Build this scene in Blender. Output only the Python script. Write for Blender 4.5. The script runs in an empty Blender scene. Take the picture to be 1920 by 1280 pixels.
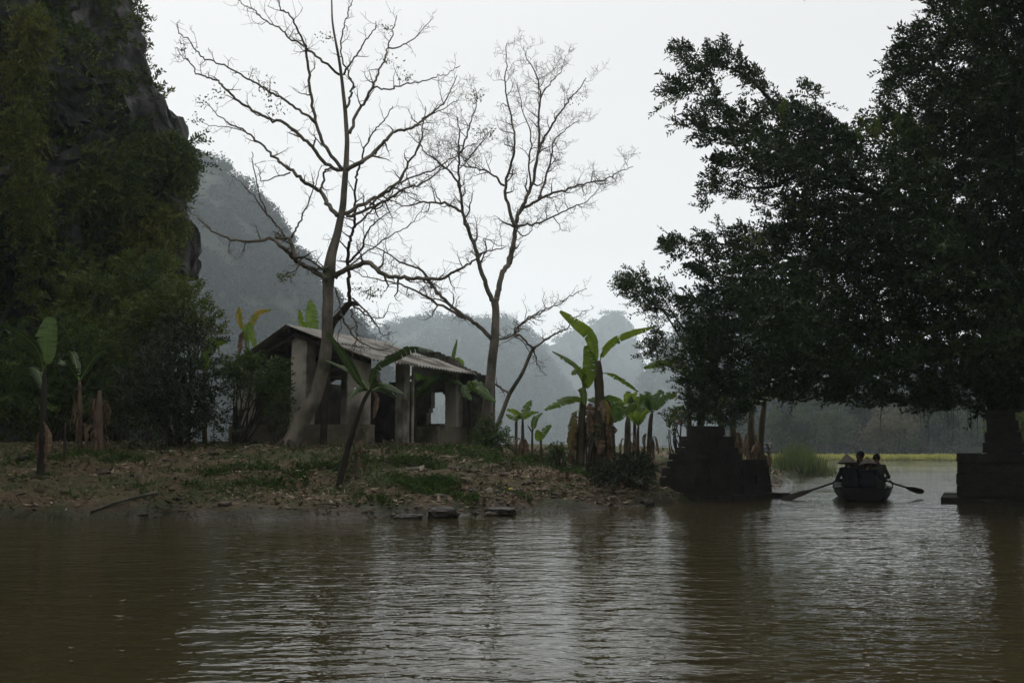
import bpy, math, random
import numpy as np
from mathutils import Vector, Matrix

rng = np.random.default_rng(7)
random.seed(7)
scene = bpy.context.scene
col = scene.collection
R = math.radians
H = 1.3                      # camera height above the water, metres
F = 1867.0                   # focal length in photo pixels (photo 1920 x 1280)
PITCH = math.atan(198.0 / F)
CP, SP = math.cos(PITCH), math.sin(PITCH)

# ------------------------------------------------------------------ helpers
def P(px, py, Y):
    cx, cy = (px - 960.0) / F, (640.0 - py) / F
    dy, dz = CP - cy * SP, SP + cy * CP
    t = Y / dy
    return np.array([cx * t, Y, H + dz * t])

def PA(px, py, Y):
    cx, cy = (px - 960.0) / F, (640.0 - py) / F
    dy, dz = CP - cy * SP, SP + cy * CP
    t = Y / dy
    return np.stack([cx * t, Y + 0 * t, H + dz * t], -1)

def WX(px, Y):
    return P(px, 838, Y)[0]

def norm(a):
    return a / np.maximum(np.linalg.norm(a, axis=-1, keepdims=True), 1e-9)

def _hash(ix, iy, iz):
    h = (ix * 374761393 + iy * 668265263 + iz * 2147483647) & 0xFFFFFFFF
    h = ((h ^ (h >> 13)) * 1274126177) & 0xFFFFFFFF
    return ((h ^ (h >> 16)) & 0xFFFF) / 65535.0

def vnoise(p):
    p = np.asarray(p, float)
    i = np.floor(p).astype(np.int64)
    f = p - i
    f = f * f * (3 - 2 * f)
    x, y, z = i[..., 0], i[..., 1], i[..., 2]
    fx, fy, fz = f[..., 0], f[..., 1], f[..., 2]
    def c(a, b, d):
        return _hash(x + a, y + b, z + d)
    x00 = c(0,0,0)*(1-fx)+c(1,0,0)*fx; x10 = c(0,1,0)*(1-fx)+c(1,1,0)*fx
    x01 = c(0,0,1)*(1-fx)+c(1,0,1)*fx; x11 = c(0,1,1)*(1-fx)+c(1,1,1)*fx
    y0 = x00*(1-fy)+x10*fy; y1 = x01*(1-fy)+x11*fy
    return (y0*(1-fz)+y1*fz) * 2 - 1

def fbm(p, octaves=4, gain=0.5):
    p = np.asarray(p, float)
    s, a = 0.0, 1.0
    for k in range(octaves):
        s = s + a * vnoise(p * (2.03 ** k) + 17.3 * k)
        a *= gain
    return s

def tag(o, label=None, cat=None, group=None, kind=None):
    if label: o['label'] = label
    if cat: o['category'] = cat
    if group: o['group'] = group
    if kind: o['kind'] = kind
    return o

def empty(name, loc, label=None, cat=None, group=None):
    o = bpy.data.objects.new(name, None)
    o.empty_display_size = 0.2
    o.location = Vector([float(v) for v in loc])
    col.objects.link(o)
    return tag(o, label, cat, group)

class Geo:
    """collects faces, builds ONE mesh object"""
    def __init__(s):
        s.v, s.n, s.f, s.m = [], 0, [], []
    def add(s, verts, faces, mi=0):
        verts = np.asarray(verts, float).reshape(-1, 3)
        faces = np.asarray(faces, np.int64)
        s.v.append(verts); s.f.append(faces + s.n); s.m.append(np.full(len(faces), mi, np.int32))
        s.n += len(verts)
        return s
    def box(s, lo, hi, mi=0, frame=None, taper=0.0):
        (x0, y0, z0), (x1, y1, z1) = lo, hi
        t = taper
        v = np.array([[x0,y0,z0],[x1,y0,z0],[x1,y1,z0],[x0,y1,z0],
                      [x0+t,y0+t,z1],[x1-t,y0+t,z1],[x1-t,y1-t,z1],[x0+t,y1-t,z1]], float)
        if frame is not None: v = frame(v)
        return s.add(v, [[0,3,2,1],[4,5,6,7],[0,1,5,4],[1,2,6,5],[2,3,7,6],[3,0,4,7]], mi)
    def tube(s, pts, rad, n=8, mi=0, cap=True, squash=1.0):
        pts = np.asarray(pts, float); m = len(pts)
        rad = np.atleast_1d(np.asarray(rad, float)); rad = np.interp(np.linspace(0,1,m), np.linspace(0,1,len(rad)), rad) if len(rad) > 1 else np.full(m, rad[0])
        T = np.zeros_like(pts)
        T[1:-1] = pts[2:] - pts[:-2]; T[0] = pts[1]-pts[0]; T[-1] = pts[-1]-pts[-2]
        T = norm(T)
        ref = np.array([0.31, 0.93, 0.2]) if abs(T[0][1]) < 0.8 else np.array([0.9, 0.1, 0.3])
        N = np.zeros_like(pts); nn = norm(ref - T[0]*np.dot(ref, T[0]))
        for i in range(m):
            nn = nn - T[i]*np.dot(nn, T[i]); l = np.linalg.norm(nn)
            nn = nn / l if l > 1e-6 else norm(np.cross(T[i], [0.3, 0.5, 0.8]))
            N[i] = nn
        B = np.cross(T, N)
        a = np.linspace(0, 2*np.pi, n, endpoint=False)
        ring = pts[:, None] + rad[:, None, None]*(np.cos(a)[None,:,None]*N[:,None] + squash*np.sin(a)[None,:,None]*B[:,None])
        i = np.arange(m-1)[:,None]*n; j = np.arange(n)[None,:]; k = (j+1) % n
        q = np.stack([i+j, i+k, i+n+k, i+n+j], -1).reshape(-1, 4)
        s.add(ring.reshape(-1,3), q, mi)
        if cap:
            b = s.n - m*n
            for r0, flip in ((b, True), (b+(m-1)*n, False)):
                c = ring[0 if flip else -1].mean(0)
                s.v.append(c[None]); ci = s.n; s.n += 1
                tri = np.stack([np.full(n, ci), r0+np.arange(n), r0+(np.arange(n)+1) % n], -1)
                s.f.append(tri[:, ::-1] if flip else tri); s.m.append(np.full(n, mi, np.int32))
        return s
    def build(s, name, mats, parent=None, smooth=False):
        me = bpy.data.meshes.new(name)
        V = np.concatenate(s.v) if s.v else np.zeros((0,3))
        if parent is not None:
            V = V - np.array(world_loc(parent))
        me.vertices.add(len(V)); me.vertices.foreach_set('co', V.astype(np.float32).ravel())
        nl = sum(f.size for f in s.f); npoly = sum(len(f) for f in s.f)
        me.loops.add(nl); me.polygons.add(npoly)
        me.loops.foreach_set('vertex_index', np.concatenate([f.ravel() for f in s.f]).astype(np.int32))
        tot = np.concatenate([np.full(len(f), f.shape[1]) for f in s.f])
        me.polygons.foreach_set('loop_start', np.concatenate([[0], np.cumsum(tot)[:-1]]).astype(np.int32))
        me.polygons.foreach_set('material_index', np.concatenate(s.m))
        me.polygons.foreach_set('use_smooth', np.full(npoly, bool(smooth)))
        for m in (mats if isinstance(mats, (list, tuple)) else [mats]): me.materials.append(m)
        me.update(calc_edges=True)
        o = bpy.data.objects.new(name, me); col.objects.link(o)
        if parent is not None: o.parent = parent
        return o

def world_loc(o):
    l = Vector((0,0,0))
    while o is not None:
        l = l + o.location; o = o.parent
    return l

def smooth_line(pts, k=6):
    pts = np.asarray(pts, float)
    if len(pts) < 3:
        t = np.linspace(0,1,k+1)[:,None]; return pts[0]*(1-t)+pts[-1]*t
    q = np.vstack([2*pts[0]-pts[1], pts, 2*pts[-1]-pts[-2]])
    out = []
    for i in range(1, len(q)-2):
        t = np.linspace(0,1,k,endpoint=False)[:,None]
        a,b,c,d = q[i-1],q[i],q[i+1],q[i+2]
        out.append(0.5*((2*b)+(-a+c)*t+(2*a-5*b+4*c-d)*t*t+(-a+3*b-3*c+d)*t**3))
    out.append(pts[-1][None]); return np.vstack(out)

# ------------------------------------------------------------------ materials
def newmat(name):
    m = bpy.data.materials.new(name); m.use_nodes = True
    nt = m.node_tree; nt.nodes.clear()
    return m, nt, nt.nodes, nt.links

def ramp(nodes, stops):
    r = nodes.new('ShaderNodeValToRGB')
    cr = r.color_ramp
    while len(cr.elements) < len(stops): cr.elements.new(0.5)
    for e, (p, c) in zip(cr.elements, stops):
        e.position = p; e.color = (*c, 1)
    return r

def leaf_mat(name, cols, trans=0.4, rough=0.5, nscale=0.6, tcol=None, spec=0.3, isl=0.5):
    m, nt, N, L = newmat(name)
    geo = N.new('ShaderNodeNewGeometry'); tc = N.new('ShaderNodeTexCoord')
    no = N.new('ShaderNodeTexNoise'); no.inputs['Scale'].default_value = nscale; no.inputs['Detail'].default_value = 3
    L.new(tc.outputs['Object'], no.inputs['Vector'])
    mx = N.new('ShaderNodeMath'); mx.operation = 'MULTIPLY_ADD'
    L.new(geo.outputs['Random Per Island'], mx.inputs[0]); mx.inputs[1].default_value = isl
    ms = N.new('ShaderNodeMath'); ms.operation = 'MULTIPLY_ADD'; L.new(no.outputs['Fac'], ms.inputs[0]); ms.inputs[1].default_value = 1.6; ms.inputs[2].default_value = -0.55
    L.new(ms.outputs[0], mx.inputs[2])
    r = ramp(N, [(i/(len(cols)-1), c) for i, c in enumerate(cols)])
    L.new(mx.outputs[0], r.inputs['Fac'])
    p = N.new('ShaderNodeBsdfPrincipled'); p.inputs['Roughness'].default_value = rough
    p.inputs['Specular IOR Level'].default_value = spec
    L.new(r.outputs['Color'], p.inputs['Base Color'])
    t = N.new('ShaderNodeBsdfTranslucent')
    if tcol:
        mm = N.new('ShaderNodeMix'); mm.data_type = 'RGBA'; mm.blend_type = 'MULTIPLY'; mm.inputs[0].default_value = 1
        L.new(r.outputs['Color'], mm.inputs[6]); mm.inputs[7].default_value = (*tcol, 1)
        L.new(mm.outputs[2], t.inputs['Color'])
    else:
        L.new(r.outputs['Color'], t.inputs['Color'])
    mix = N.new('ShaderNodeMixShader'); mix.inputs[0].default_value = trans
    L.new(p.outputs[0], mix.inputs[1]); L.new(t.outputs[0], mix.inputs[2])
    o = N.new('ShaderNodeOutputMaterial'); L.new(mix.outputs[0], o.inputs['Surface'])
    return m

def rough_mat(name, cols, scale=4.0, detail=6, rough=0.85, bump=0.3, bscale=None, stretch=(1,1,1), spec=0.3, second=None):
    """cols: ramp stops; second: (scale, colour, lo, hi) blotches of another colour"""
    m, nt, N, L = newmat(name)
    tc = N.new('ShaderNodeTexCoord'); mp = N.new('ShaderNodeMapping'); mp.inputs['Scale'].default_value = stretch
    L.new(tc.outputs['Object'], mp.inputs['Vector'])
    no = N.new('ShaderNodeTexNoise'); no.inputs['Scale'].default_value = scale; no.inputs['Detail'].default_value = detail; no.inputs['Roughness'].default_value = 0.65
    L.new(mp.outputs[0], no.inputs['Vector'])
    r = ramp(N, cols); L.new(no.outputs['Fac'], r.inputs['Fac'])
    c = r.outputs['Color']
    if second:
        n2 = N.new('ShaderNodeTexNoise'); n2.inputs['Scale'].default_value = second[0]; n2.inputs['Detail'].default_value = 5
        L.new(tc.outputs['Object'], n2.inputs['Vector'])
        mr = N.new('ShaderNodeMapRange'); mr.inputs[1].default_value = second[2]; mr.inputs[2].default_value = second[3]
        L.new(n2.outputs['Fac'], mr.inputs[0])
        mm = N.new('ShaderNodeMix'); mm.data_type = 'RGBA'
        L.new(mr.outputs[0], mm.inputs[0]); L.new(c, mm.inputs[6]); mm.inputs[7].default_value = (*second[1], 1)
        c = mm.outputs[2]
    p = N.new('ShaderNodeBsdfPrincipled'); p.inputs['Roughness'].default_value = rough
    p.inputs['Specular IOR Level'].default_value = spec
    L.new(c, p.inputs['Base Color'])
    if bump:
        b = N.new('ShaderNodeBump'); b.inputs['Strength'].default_value = bump; b.inputs['Distance'].default_value = 0.05
        n3 = N.new('ShaderNodeTexNoise'); n3.inputs['Scale'].default_value = bscale or scale*3; n3.inputs['Detail'].default_value = 6
        L.new(mp.outputs[0], n3.inputs['Vector']); L.new(n3.outputs['Fac'], b.inputs['Height']); L.new(b.outputs[0], p.inputs['Normal'])
    o = N.new('ShaderNodeOutputMaterial'); L.new(p.outputs[0], o.inputs['Surface'])
    return m

def plain(name, c, rough=0.7, metal=0.0):
    return rough_mat(name, [(0.3, tuple(v*0.8 for v in c)), (0.7, tuple(min(1, v*1.15) for v in c))], scale=9, rough=rough, bump=0.15)

M = {}
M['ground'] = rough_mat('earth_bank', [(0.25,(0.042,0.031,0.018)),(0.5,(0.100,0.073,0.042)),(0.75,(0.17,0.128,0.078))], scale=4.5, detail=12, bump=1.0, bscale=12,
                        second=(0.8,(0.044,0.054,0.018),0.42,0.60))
def wet_shade_edge(m):
    # shiny wet mud above the waterline; its darkening also paints in cliff shade
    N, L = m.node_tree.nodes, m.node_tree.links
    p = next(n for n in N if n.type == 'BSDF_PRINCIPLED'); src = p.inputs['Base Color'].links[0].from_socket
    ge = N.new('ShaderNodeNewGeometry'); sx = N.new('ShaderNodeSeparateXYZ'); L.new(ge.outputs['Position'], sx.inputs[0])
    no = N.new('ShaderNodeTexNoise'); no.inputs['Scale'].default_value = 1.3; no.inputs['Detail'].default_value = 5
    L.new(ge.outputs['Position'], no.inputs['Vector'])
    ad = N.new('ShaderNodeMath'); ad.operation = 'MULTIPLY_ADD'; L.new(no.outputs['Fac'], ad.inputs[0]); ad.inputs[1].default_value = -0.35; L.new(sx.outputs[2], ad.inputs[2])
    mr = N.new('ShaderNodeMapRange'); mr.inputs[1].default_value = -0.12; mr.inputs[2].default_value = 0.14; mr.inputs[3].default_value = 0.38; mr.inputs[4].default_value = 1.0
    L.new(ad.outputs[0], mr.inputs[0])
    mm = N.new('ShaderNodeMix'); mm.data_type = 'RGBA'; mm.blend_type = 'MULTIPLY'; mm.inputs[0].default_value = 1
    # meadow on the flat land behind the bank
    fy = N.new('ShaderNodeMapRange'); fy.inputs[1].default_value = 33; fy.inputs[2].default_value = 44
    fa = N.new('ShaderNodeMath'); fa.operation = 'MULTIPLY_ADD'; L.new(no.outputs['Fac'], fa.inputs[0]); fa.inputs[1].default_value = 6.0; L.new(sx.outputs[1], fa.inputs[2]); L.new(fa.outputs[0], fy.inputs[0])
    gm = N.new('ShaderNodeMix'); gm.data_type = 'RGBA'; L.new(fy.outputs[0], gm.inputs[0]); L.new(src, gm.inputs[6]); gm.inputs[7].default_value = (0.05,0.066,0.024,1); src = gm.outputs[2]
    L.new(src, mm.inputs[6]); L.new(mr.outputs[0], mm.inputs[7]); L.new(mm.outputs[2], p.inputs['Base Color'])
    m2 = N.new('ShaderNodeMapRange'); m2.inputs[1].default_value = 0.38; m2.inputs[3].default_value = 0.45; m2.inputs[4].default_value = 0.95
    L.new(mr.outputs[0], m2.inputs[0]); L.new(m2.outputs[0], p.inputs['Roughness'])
wet_shade_edge(M['ground'])
M['bark'] = rough_mat('pale_bark', [(0.3,(0.09,0.08,0.06)),(0.55,(0.19,0.168,0.134)),(0.8,(0.28,0.252,0.207))], scale=3.5, detail=9, bump=0.6, bscale=18, stretch=(1,1,0.4), second=(1.2,(0.05,0.052,0.03),0.5,0.64))
M['twig'] = rough_mat('twig_bark', [(0.3,(0.08,0.067,0.053)),(0.7,(0.16,0.14,0.11))], scale=5, bump=0.2)
M['dark_bark'] = rough_mat('dark_bark', [(0.3,(0.025,0.02,0.015)),(0.7,(0.06,0.05,0.038))], scale=5, bump=0.5)
M['banyan'] = leaf_mat('banyan_leaf', [(0.010,0.022,0.008),(0.022,0.046,0.011),(0.055,0.095,0.014)], trans=0.16, rough=0.5, nscale=0.35, spec=0.18)
M['sunlit_youngleaf'] = leaf_mat('sunlit_young_banyan_leaf', [(0.05,0.09,0.012),(0.09,0.14,0.018),(0.14,0.18,0.025)], trans=0.4)  # paler young leaves, with sunlit brightness put into their colour
M['loose'] = leaf_mat('glossy_small_leaf', [(0.016,0.034,0.010),(0.034,0.066,0.016),(0.075,0.115,0.025)], trans=0.25, rough=0.4, nscale=0.5)
M['cliffleaf'] = leaf_mat('cliff_leaf', [(0.018,0.036,0.009),(0.05,0.084,0.014),(0.13,0.14,0.02)], trans=0.25, nscale=0.22)
M['bamboo'] = leaf_mat('yellow_green_leaf', [(0.05,0.075,0.012),(0.11,0.13,0.018),(0.20,0.18,0.03)], trans=0.3, nscale=0.4)
M['shrub'] = leaf_mat('shrub_leaf', [(0.022,0.048,0.010),(0.055,0.098,0.017),(0.11,0.165,0.028)], trans=0.3, nscale=0.8)
M['olive'] = leaf_mat('olive_shrub_leaf', [(0.03,0.055,0.010),(0.075,0.11,0.018),(0.15,0.175,0.03)], trans=0.32, nscale=0.8)
M['darkshrub'] = leaf_mat('dark_shrub_leaf', [(0.01,0.018,0.008),(0.02,0.034,0.012),(0.035,0.055,0.018)], trans=0.2, nscale=0.8)
M['weed'] = leaf_mat('weed_leaf', [(0.024,0.048,0.010),(0.045,0.088,0.015),(0.09,0.145,0.025)], trans=0.35, nscale=1.2)
M['reed'] = leaf_mat('reed_blade', [(0.05,0.075,0.022),(0.085,0.125,0.03),(0.14,0.15,0.05)], trans=0.35, nscale=1.2)
M['litter'] = leaf_mat('dead_leaf_litter', [(0.032,0.023,0.013),(0.09,0.064,0.037),(0.21,0.157,0.10),(0.48,0.41,0.31)], trans=0.1, nscale=1.0, rough=0.7)
M['hillleaf'] = leaf_mat('hill_tree_leaf', [(0.016,0.025,0.018),(0.026,0.038,0.025),(0.045,0.058,0.034)], trans=0.5, nscale=0.03, rough=0.95, spec=0.1, isl=0.16)
M['hilltree'] = leaf_mat('far_tree_leaf', [(0.025,0.04,0.015),(0.04,0.065,0.02),(0.065,0.09,0.03)], trans=0.3, nscale=0.2, rough=0.8)
M['hillbrown'] = leaf_mat('far_tree_dry_leaf', [(0.06,0.055,0.028),(0.10,0.085,0.045),(0.13,0.11,0.06)], trans=0.3, nscale=0.2, rough=0.8)
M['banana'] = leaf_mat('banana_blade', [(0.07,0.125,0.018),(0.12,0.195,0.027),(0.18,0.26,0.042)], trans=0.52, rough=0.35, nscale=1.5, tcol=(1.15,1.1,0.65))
M['banana_dark'] = leaf_mat('banana_blade_dull', [(0.04,0.085,0.02),(0.075,0.14,0.028),(0.12,0.19,0.045)], trans=0.4, rough=0.32, nscale=1.5, spec=0.5)
M['banana_yellow'] = leaf_mat('banana_blade_yellowing', [(0.10,0.15,0.02),(0.30,0.24,0.02),(0.42,0.22,0.02)], trans=0.45, nscale=3)
M['banana_dead'] = leaf_mat('banana_blade_dead', [(0.06,0.04,0.025),(0.17,0.115,0.072),(0.32,0.23,0.155)], trans=0.2, nscale=3, rough=0.8)
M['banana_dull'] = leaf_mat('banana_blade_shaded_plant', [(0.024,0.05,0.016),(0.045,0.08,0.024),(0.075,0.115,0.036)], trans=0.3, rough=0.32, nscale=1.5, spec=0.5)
M['banana_mottled'] = leaf_mat('banana_blade_mottled', [(0.05,0.08,0.018),(0.10,0.10,0.022),(0.16,0.11,0.035),(0.20,0.12,0.05)], trans=0.3, nscale=5)
M['banana_pale'] = leaf_mat('banana_blade_pale', [(0.09,0.15,0.045),(0.13,0.20,0.06),(0.17,0.25,0.08)], trans=0.45, rough=0.35, nscale=1.5, spec=0.5)
M['midrib'] = plain('banana_midrib', (0.16,0.24,0.06), 0.4)
M['pseudostem'] = rough_mat('banana_stem_sheath', [(0.3,(0.035,0.03,0.018)),(0.55,(0.10,0.085,0.045)),(0.8,(0.12,0.13,0.05))], scale=6, stretch=(1,1,0.25), bump=0.4)
M['deadstem'] = rough_mat('banana_stem_dry', [(0.3,(0.055,0.038,0.028)),(0.7,(0.19,0.135,0.10))], scale=6, stretch=(1,1,0.3), bump=0.5)
M['darkstem'] = rough_mat('banana_stem_dark', [(0.3,(0.014,0.012,0.009)),(0.7,(0.04,0.034,0.024))], scale=6, stretch=(1,1,0.3), bump=0.5)
M['rock'] = rough_mat('limestone', [(0.25,(0.016,0.015,0.014)),(0.5,(0.045,0.043,0.042)),(0.8,(0.12,0.118,0.115))], scale=1.4, detail=10, bump=0.9, bscale=2.5, stretch=(1,1,0.5))
M['hillrock'] = rough_mat('hill_rock', [(0.3,(0.02,0.027,0.02)),(0.55,(0.035,0.042,0.028)),(0.72,(0.075,0.078,0.068)),(0.85,(0.14,0.138,0.13))], scale=0.06, stretch=(1,1,0.5), detail=10, bump=0.6, bscale=0.3)
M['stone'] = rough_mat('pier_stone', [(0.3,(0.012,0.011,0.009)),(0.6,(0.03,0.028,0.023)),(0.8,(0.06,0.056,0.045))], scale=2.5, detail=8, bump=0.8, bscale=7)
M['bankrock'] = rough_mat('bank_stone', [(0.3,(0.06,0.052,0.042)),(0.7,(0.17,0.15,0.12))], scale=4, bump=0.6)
M['clod'] = rough_mat('earth_clods', [(0.3,(0.04,0.033,0.023)),(0.7,(0.12,0.10,0.072))], scale=3, bump=0.6)
M['drygrass'] = leaf_mat('dry_grass_blade', [(0.06,0.06,0.022),(0.10,0.095,0.035),(0.17,0.14,0.07)], trans=0.3, nscale=0.8)
M['darkrock'] = rough_mat('wet_stone', [(0.3,(0.016,0.014,0.011)),(0.7,(0.045,0.04,0.03))], scale=4, bump=0.6, rough=0.5)
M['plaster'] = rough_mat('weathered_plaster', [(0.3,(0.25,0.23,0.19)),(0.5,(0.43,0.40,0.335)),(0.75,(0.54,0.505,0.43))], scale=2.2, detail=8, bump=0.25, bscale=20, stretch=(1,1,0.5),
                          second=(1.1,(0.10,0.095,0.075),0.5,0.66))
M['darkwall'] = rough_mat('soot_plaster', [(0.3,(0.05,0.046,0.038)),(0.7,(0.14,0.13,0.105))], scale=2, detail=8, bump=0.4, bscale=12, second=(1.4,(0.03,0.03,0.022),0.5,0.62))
M['plinth'] = rough_mat('mossy_plinth', [(0.3,(0.10,0.09,0.06)),(0.7,(0.24,0.215,0.15))], scale=2.5, detail=8, bump=0.4, bscale=14, second=(1.6,(0.055,0.055,0.03),0.48,0.62))
M['roof'] = rough_mat('fibre_cement', [(0.3,(0.16,0.15,0.135)),(0.5,(0.33,0.315,0.29)),(0.75,(0.44,0.42,0.39))], scale=1.3, detail=9, bump=0.15, bscale=15,
                      second=(0.9,(0.10,0.088,0.07),0.5,0.6))
M['timber'] = plain('old_timber', (0.06,0.05,0.038))
M['boat'] = rough_mat('tarred_boat', [(0.3,(0.006,0.0055,0.005)),(0.7,(0.016,0.014,0.012))], scale=6, bump=0.3, rough=0.6)
M['boatwood'] = plain('worn_boat_wood', (0.05,0.043,0.034))
M['oar'] = plain('oar_wood', (0.06,0.05,0.04))
M['cloth_black'] = plain('black_cloth', (0.012,0.012,0.014), 0.9)
M['cloth_navy'] = plain('dark_navy_cloth', (0.014,0.016,0.024), 0.9)
M['cloth_grey'] = plain('drab_shirt', (0.10,0.10,0.085), 0.9)
M['cloth_dim'] = plain('dim_jacket', (0.03,0.028,0.028), 0.9)
M['skin'] = plain('skin', (0.22,0.13,0.09), 0.55)
M['hair'] = plain('black_hair', (0.008,0.007,0.007), 0.5)
M['straw'] = rough_mat('palm_straw', [(0.3,(0.25,0.225,0.19)),(0.7,(0.36,0.33,0.275))], scale=12, bump=0.3)
M['signblue'] = plain('blue_enamel', (0.05,0.08,0.30), 0.4)
M['signwhite'] = plain('white_enamel', (0.75,0.77,0.80), 0.5)
M['paddy'] = leaf_mat('waterweed_leaf', [(0.22,0.25,0.05),(0.33,0.33,0.065),(0.42,0.39,0.10)], trans=0.4, nscale=0.3)
M['redflower'] = leaf_mat('red_bract', [(0.30,0.04,0.02),(0.40,0.09,0.03)], trans=0.3)

def water_mat():
    m, nt, N, L = newmat('muddy_water')
    tc = N.new('ShaderNodeTexCoord')
    hs = []
    # scale is per metre; crests run across the view (stretched in x)
    for sc, st, amp, det, rot in ((1.2,(0.45,1,1),0.022,1,9), (3.4,(0.5,1,1),0.022,2,-11), (7.5,(0.5,1,1),0.0145,2,6), (19.0,(0.6,1,1),0.0026,1,-3)):
        mp = N.new('ShaderNodeMapping'); mp.inputs['Scale'].default_value = st; mp.inputs['Rotation'].default_value = (0,0,R(rot))
        L.new(tc.outputs['Object'], mp.inputs['Vector'])
        n = N.new('ShaderNodeTexNoise'); n.inputs['Scale'].default_value = sc; n.inputs['Detail'].default_value = det; n.inputs['Roughness'].default_value = 0.5
        n.inputs['Distortion'].default_value = 0.4
        L.new(mp.outputs[0], n.inputs['Vector'])
        k = N.new('ShaderNodeMath'); k.operation = 'MULTIPLY'; k.inputs[1].default_value = amp
        L.new(n.outputs['Fac'], k.inputs[0]); hs.append(k.outputs[0])
    s = hs[0]
    for h in hs[1:]:
        a = N.new('ShaderNodeMath'); a.operation = 'ADD'; L.new(s, a.inputs[0]); L.new(h, a.inputs[1]); s = a.outputs[0]
    # calmer and rougher patches (cat's paws)
    pn = N.new('ShaderNodeTexNoise'); pn.inputs['Scale'].default_value = 0.16; pn.inputs['Detail'].default_value = 2
    L.new(tc.outputs['Object'], pn.inputs['Vector'])
    mr = N.new('ShaderNodeMapRange'); mr.inputs[1].default_value = 0.35; mr.inputs[2].default_value = 0.65; mr.inputs[3].default_value = 0.55; mr.inputs[4].default_value = 1.25
    L.new(pn.outputs['Fac'], mr.inputs[0])
    mu = N.new('ShaderNodeMath'); mu.operation = 'MULTIPLY'; L.new(s, mu.inputs[0]); L.new(mr.outputs[0], mu.inputs[1])
    b = N.new('ShaderNodeBump'); b.inputs['Strength'].default_value = 1.0; b.inputs['Distance'].default_value = 1.0
    L.new(mu.outputs[0], b.inputs['Height'])
    p = N.new('ShaderNodeBsdfPrincipled')
    p.inputs['Base Color'].default_value = (0.052,0.043,0.020,1)
    p.inputs['Roughness'].default_value = 0.03
    p.inputs['IOR'].default_value = 1.33
    L.new(b.outputs[0], p.inputs['Normal'])
    o = N.new('ShaderNodeOutputMaterial'); L.new(p.outputs[0], o.inputs['Surface'])
    return m
M['water'] = water_mat()

# ------------------------------------------------------------------ terrain
LAND = np.array([(-1300,-40),(-40,-5),(-26,10),(-18,16.5),(-13,18.2),(-9.6,18.7),(-6,18.4),(-3,18.3),(-1.7,18.9),(0,20.0),(1.6,21.2),(3.0,22.5),(4.6,24.6),
                 (7,28.6),(9,33),(10.6,38.5),(11.3,43),(12.6,46),(14.2,47.6),(16.2,48.8),(16.6,51),(14.5,54),(11,60),(9,75),(9,101),(1300,101),(1300,2100),(-1300,2100)], float)
RLAND = np.array([(12.8,26),(14,23.5),(18,21),(40,12),(1300,-30),(1300,98),(60,76),(30,50),(20,38),(14.5,30)], float)

def sdist(poly, x, y):
    """positive inside"""
    d = np.full(x.shape, 1e18); inside = np.zeros(x.shape, bool)
    n = len(poly)
    for i in range(n):
        ax, ay = poly[i]; bx, by = poly[(i+1) % n]
        ex, ey = bx-ax, by-ay
        t = np.clip(((x-ax)*ex+(y-ay)*ey)/(ex*ex+ey*ey), 0, 1)
        d = np.minimum(d, (x-ax-t*ex)**2+(y-ay-t*ey)**2)
        c = ((ay > y) != (by > y))
        with np.errstate(divide='ignore', invalid='ignore'):
            xi = (bx-ax)*(y-ay)/(by-ay)+ax
        inside ^= c & (x < xi)
    d = np.sqrt(d)
    return np.where(inside, d, -d)

def G(x, y):
    x = np.asarray(x, float); y = np.asarray(y, float)
    z0 = np.zeros(x.shape)
    q = np.stack([x, y, z0], -1)
    wob = 0.35*vnoise(q*0.9)+0.16*vnoise(q*2.7)
    s = np.maximum(sdist(LAND, x, y), sdist(RLAND, x, y)) + wob*np.exp(-((y-26)/40.0)**2)
    h = np.interp(s, [-6,-2,-0.4,0,0.35,1.9,3.4,5.0,6.5,8.5,12,40], [-1.2,-0.7,-0.2,0.0,0.17,0.47,0.76,1.06,1.24,1.34,1.38,1.35])
    # the far shore is low and flat
    far = np.clip((y-60)/40.0, 0, 1)
    h = np.where(h > 0, h*(1-0.86*far), h)
    # little end spit by the reeds is lower
    spit = np.clip((y-38)/10.0, 0, 1)*(y < 70)*(x > 8)
    h = np.where(h > 0, h*(1-0.72*spit), h)
    rough = 0.07*fbm(q*1.3, 3)+0.045*fbm(q*4.0, 3)
    return h + np.where(s > 0.1, rough, 0)*np.clip(1.2-far, 0, 1)

def g1(x, y):
    return float(G(np.array([x]), np.array([y]))[0])

def axis(lo, a, b, hi, step, grow):
    mid = np.arange(a, b+1e-6, step)
    L_, Rr = [a], [b]; s = step
    while L_[-1] > lo: s *= grow; L_.append(max(lo, L_[-1]-s))
    s = step
    while Rr[-1] < hi: s *= grow; Rr.append(min(hi, Rr[-1]+s))
    return np.concatenate([np.array(L_[::-1])[:-1], mid, np.array(Rr)[1:]])
gx = axis(-1060, -15, 17, 1100, 0.14, 1.09); gy = axis(-70, 17.5, 40, 1970, 0.14, 1.06)
XX, YY = np.meshgrid(gx, gy)
ZZ = G(XX, YY)
nx, ny = len(gx), len(gy)
idx = np.arange(nx*ny).reshape(ny, nx)
fq = np.stack([idx[:-1,:-1], idx[:-1,1:], idx[1:,1:], idx[1:,:-1]], -1).reshape(-1,4)
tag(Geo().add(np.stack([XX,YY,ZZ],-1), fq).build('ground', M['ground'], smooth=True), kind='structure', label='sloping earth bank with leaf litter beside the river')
tag(Geo().add([(-1060,-70,0),(1100,-70,0),(1100,1970,0),(-1060,1970,0)], [[0,1,2,3]]).build('water', M['water']), kind='structure', label='rippled muddy brown river')

# ------------------------------------------------------------------ foliage tools
def unit(n):
    return norm(rng.normal(size=(n,3)))

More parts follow.
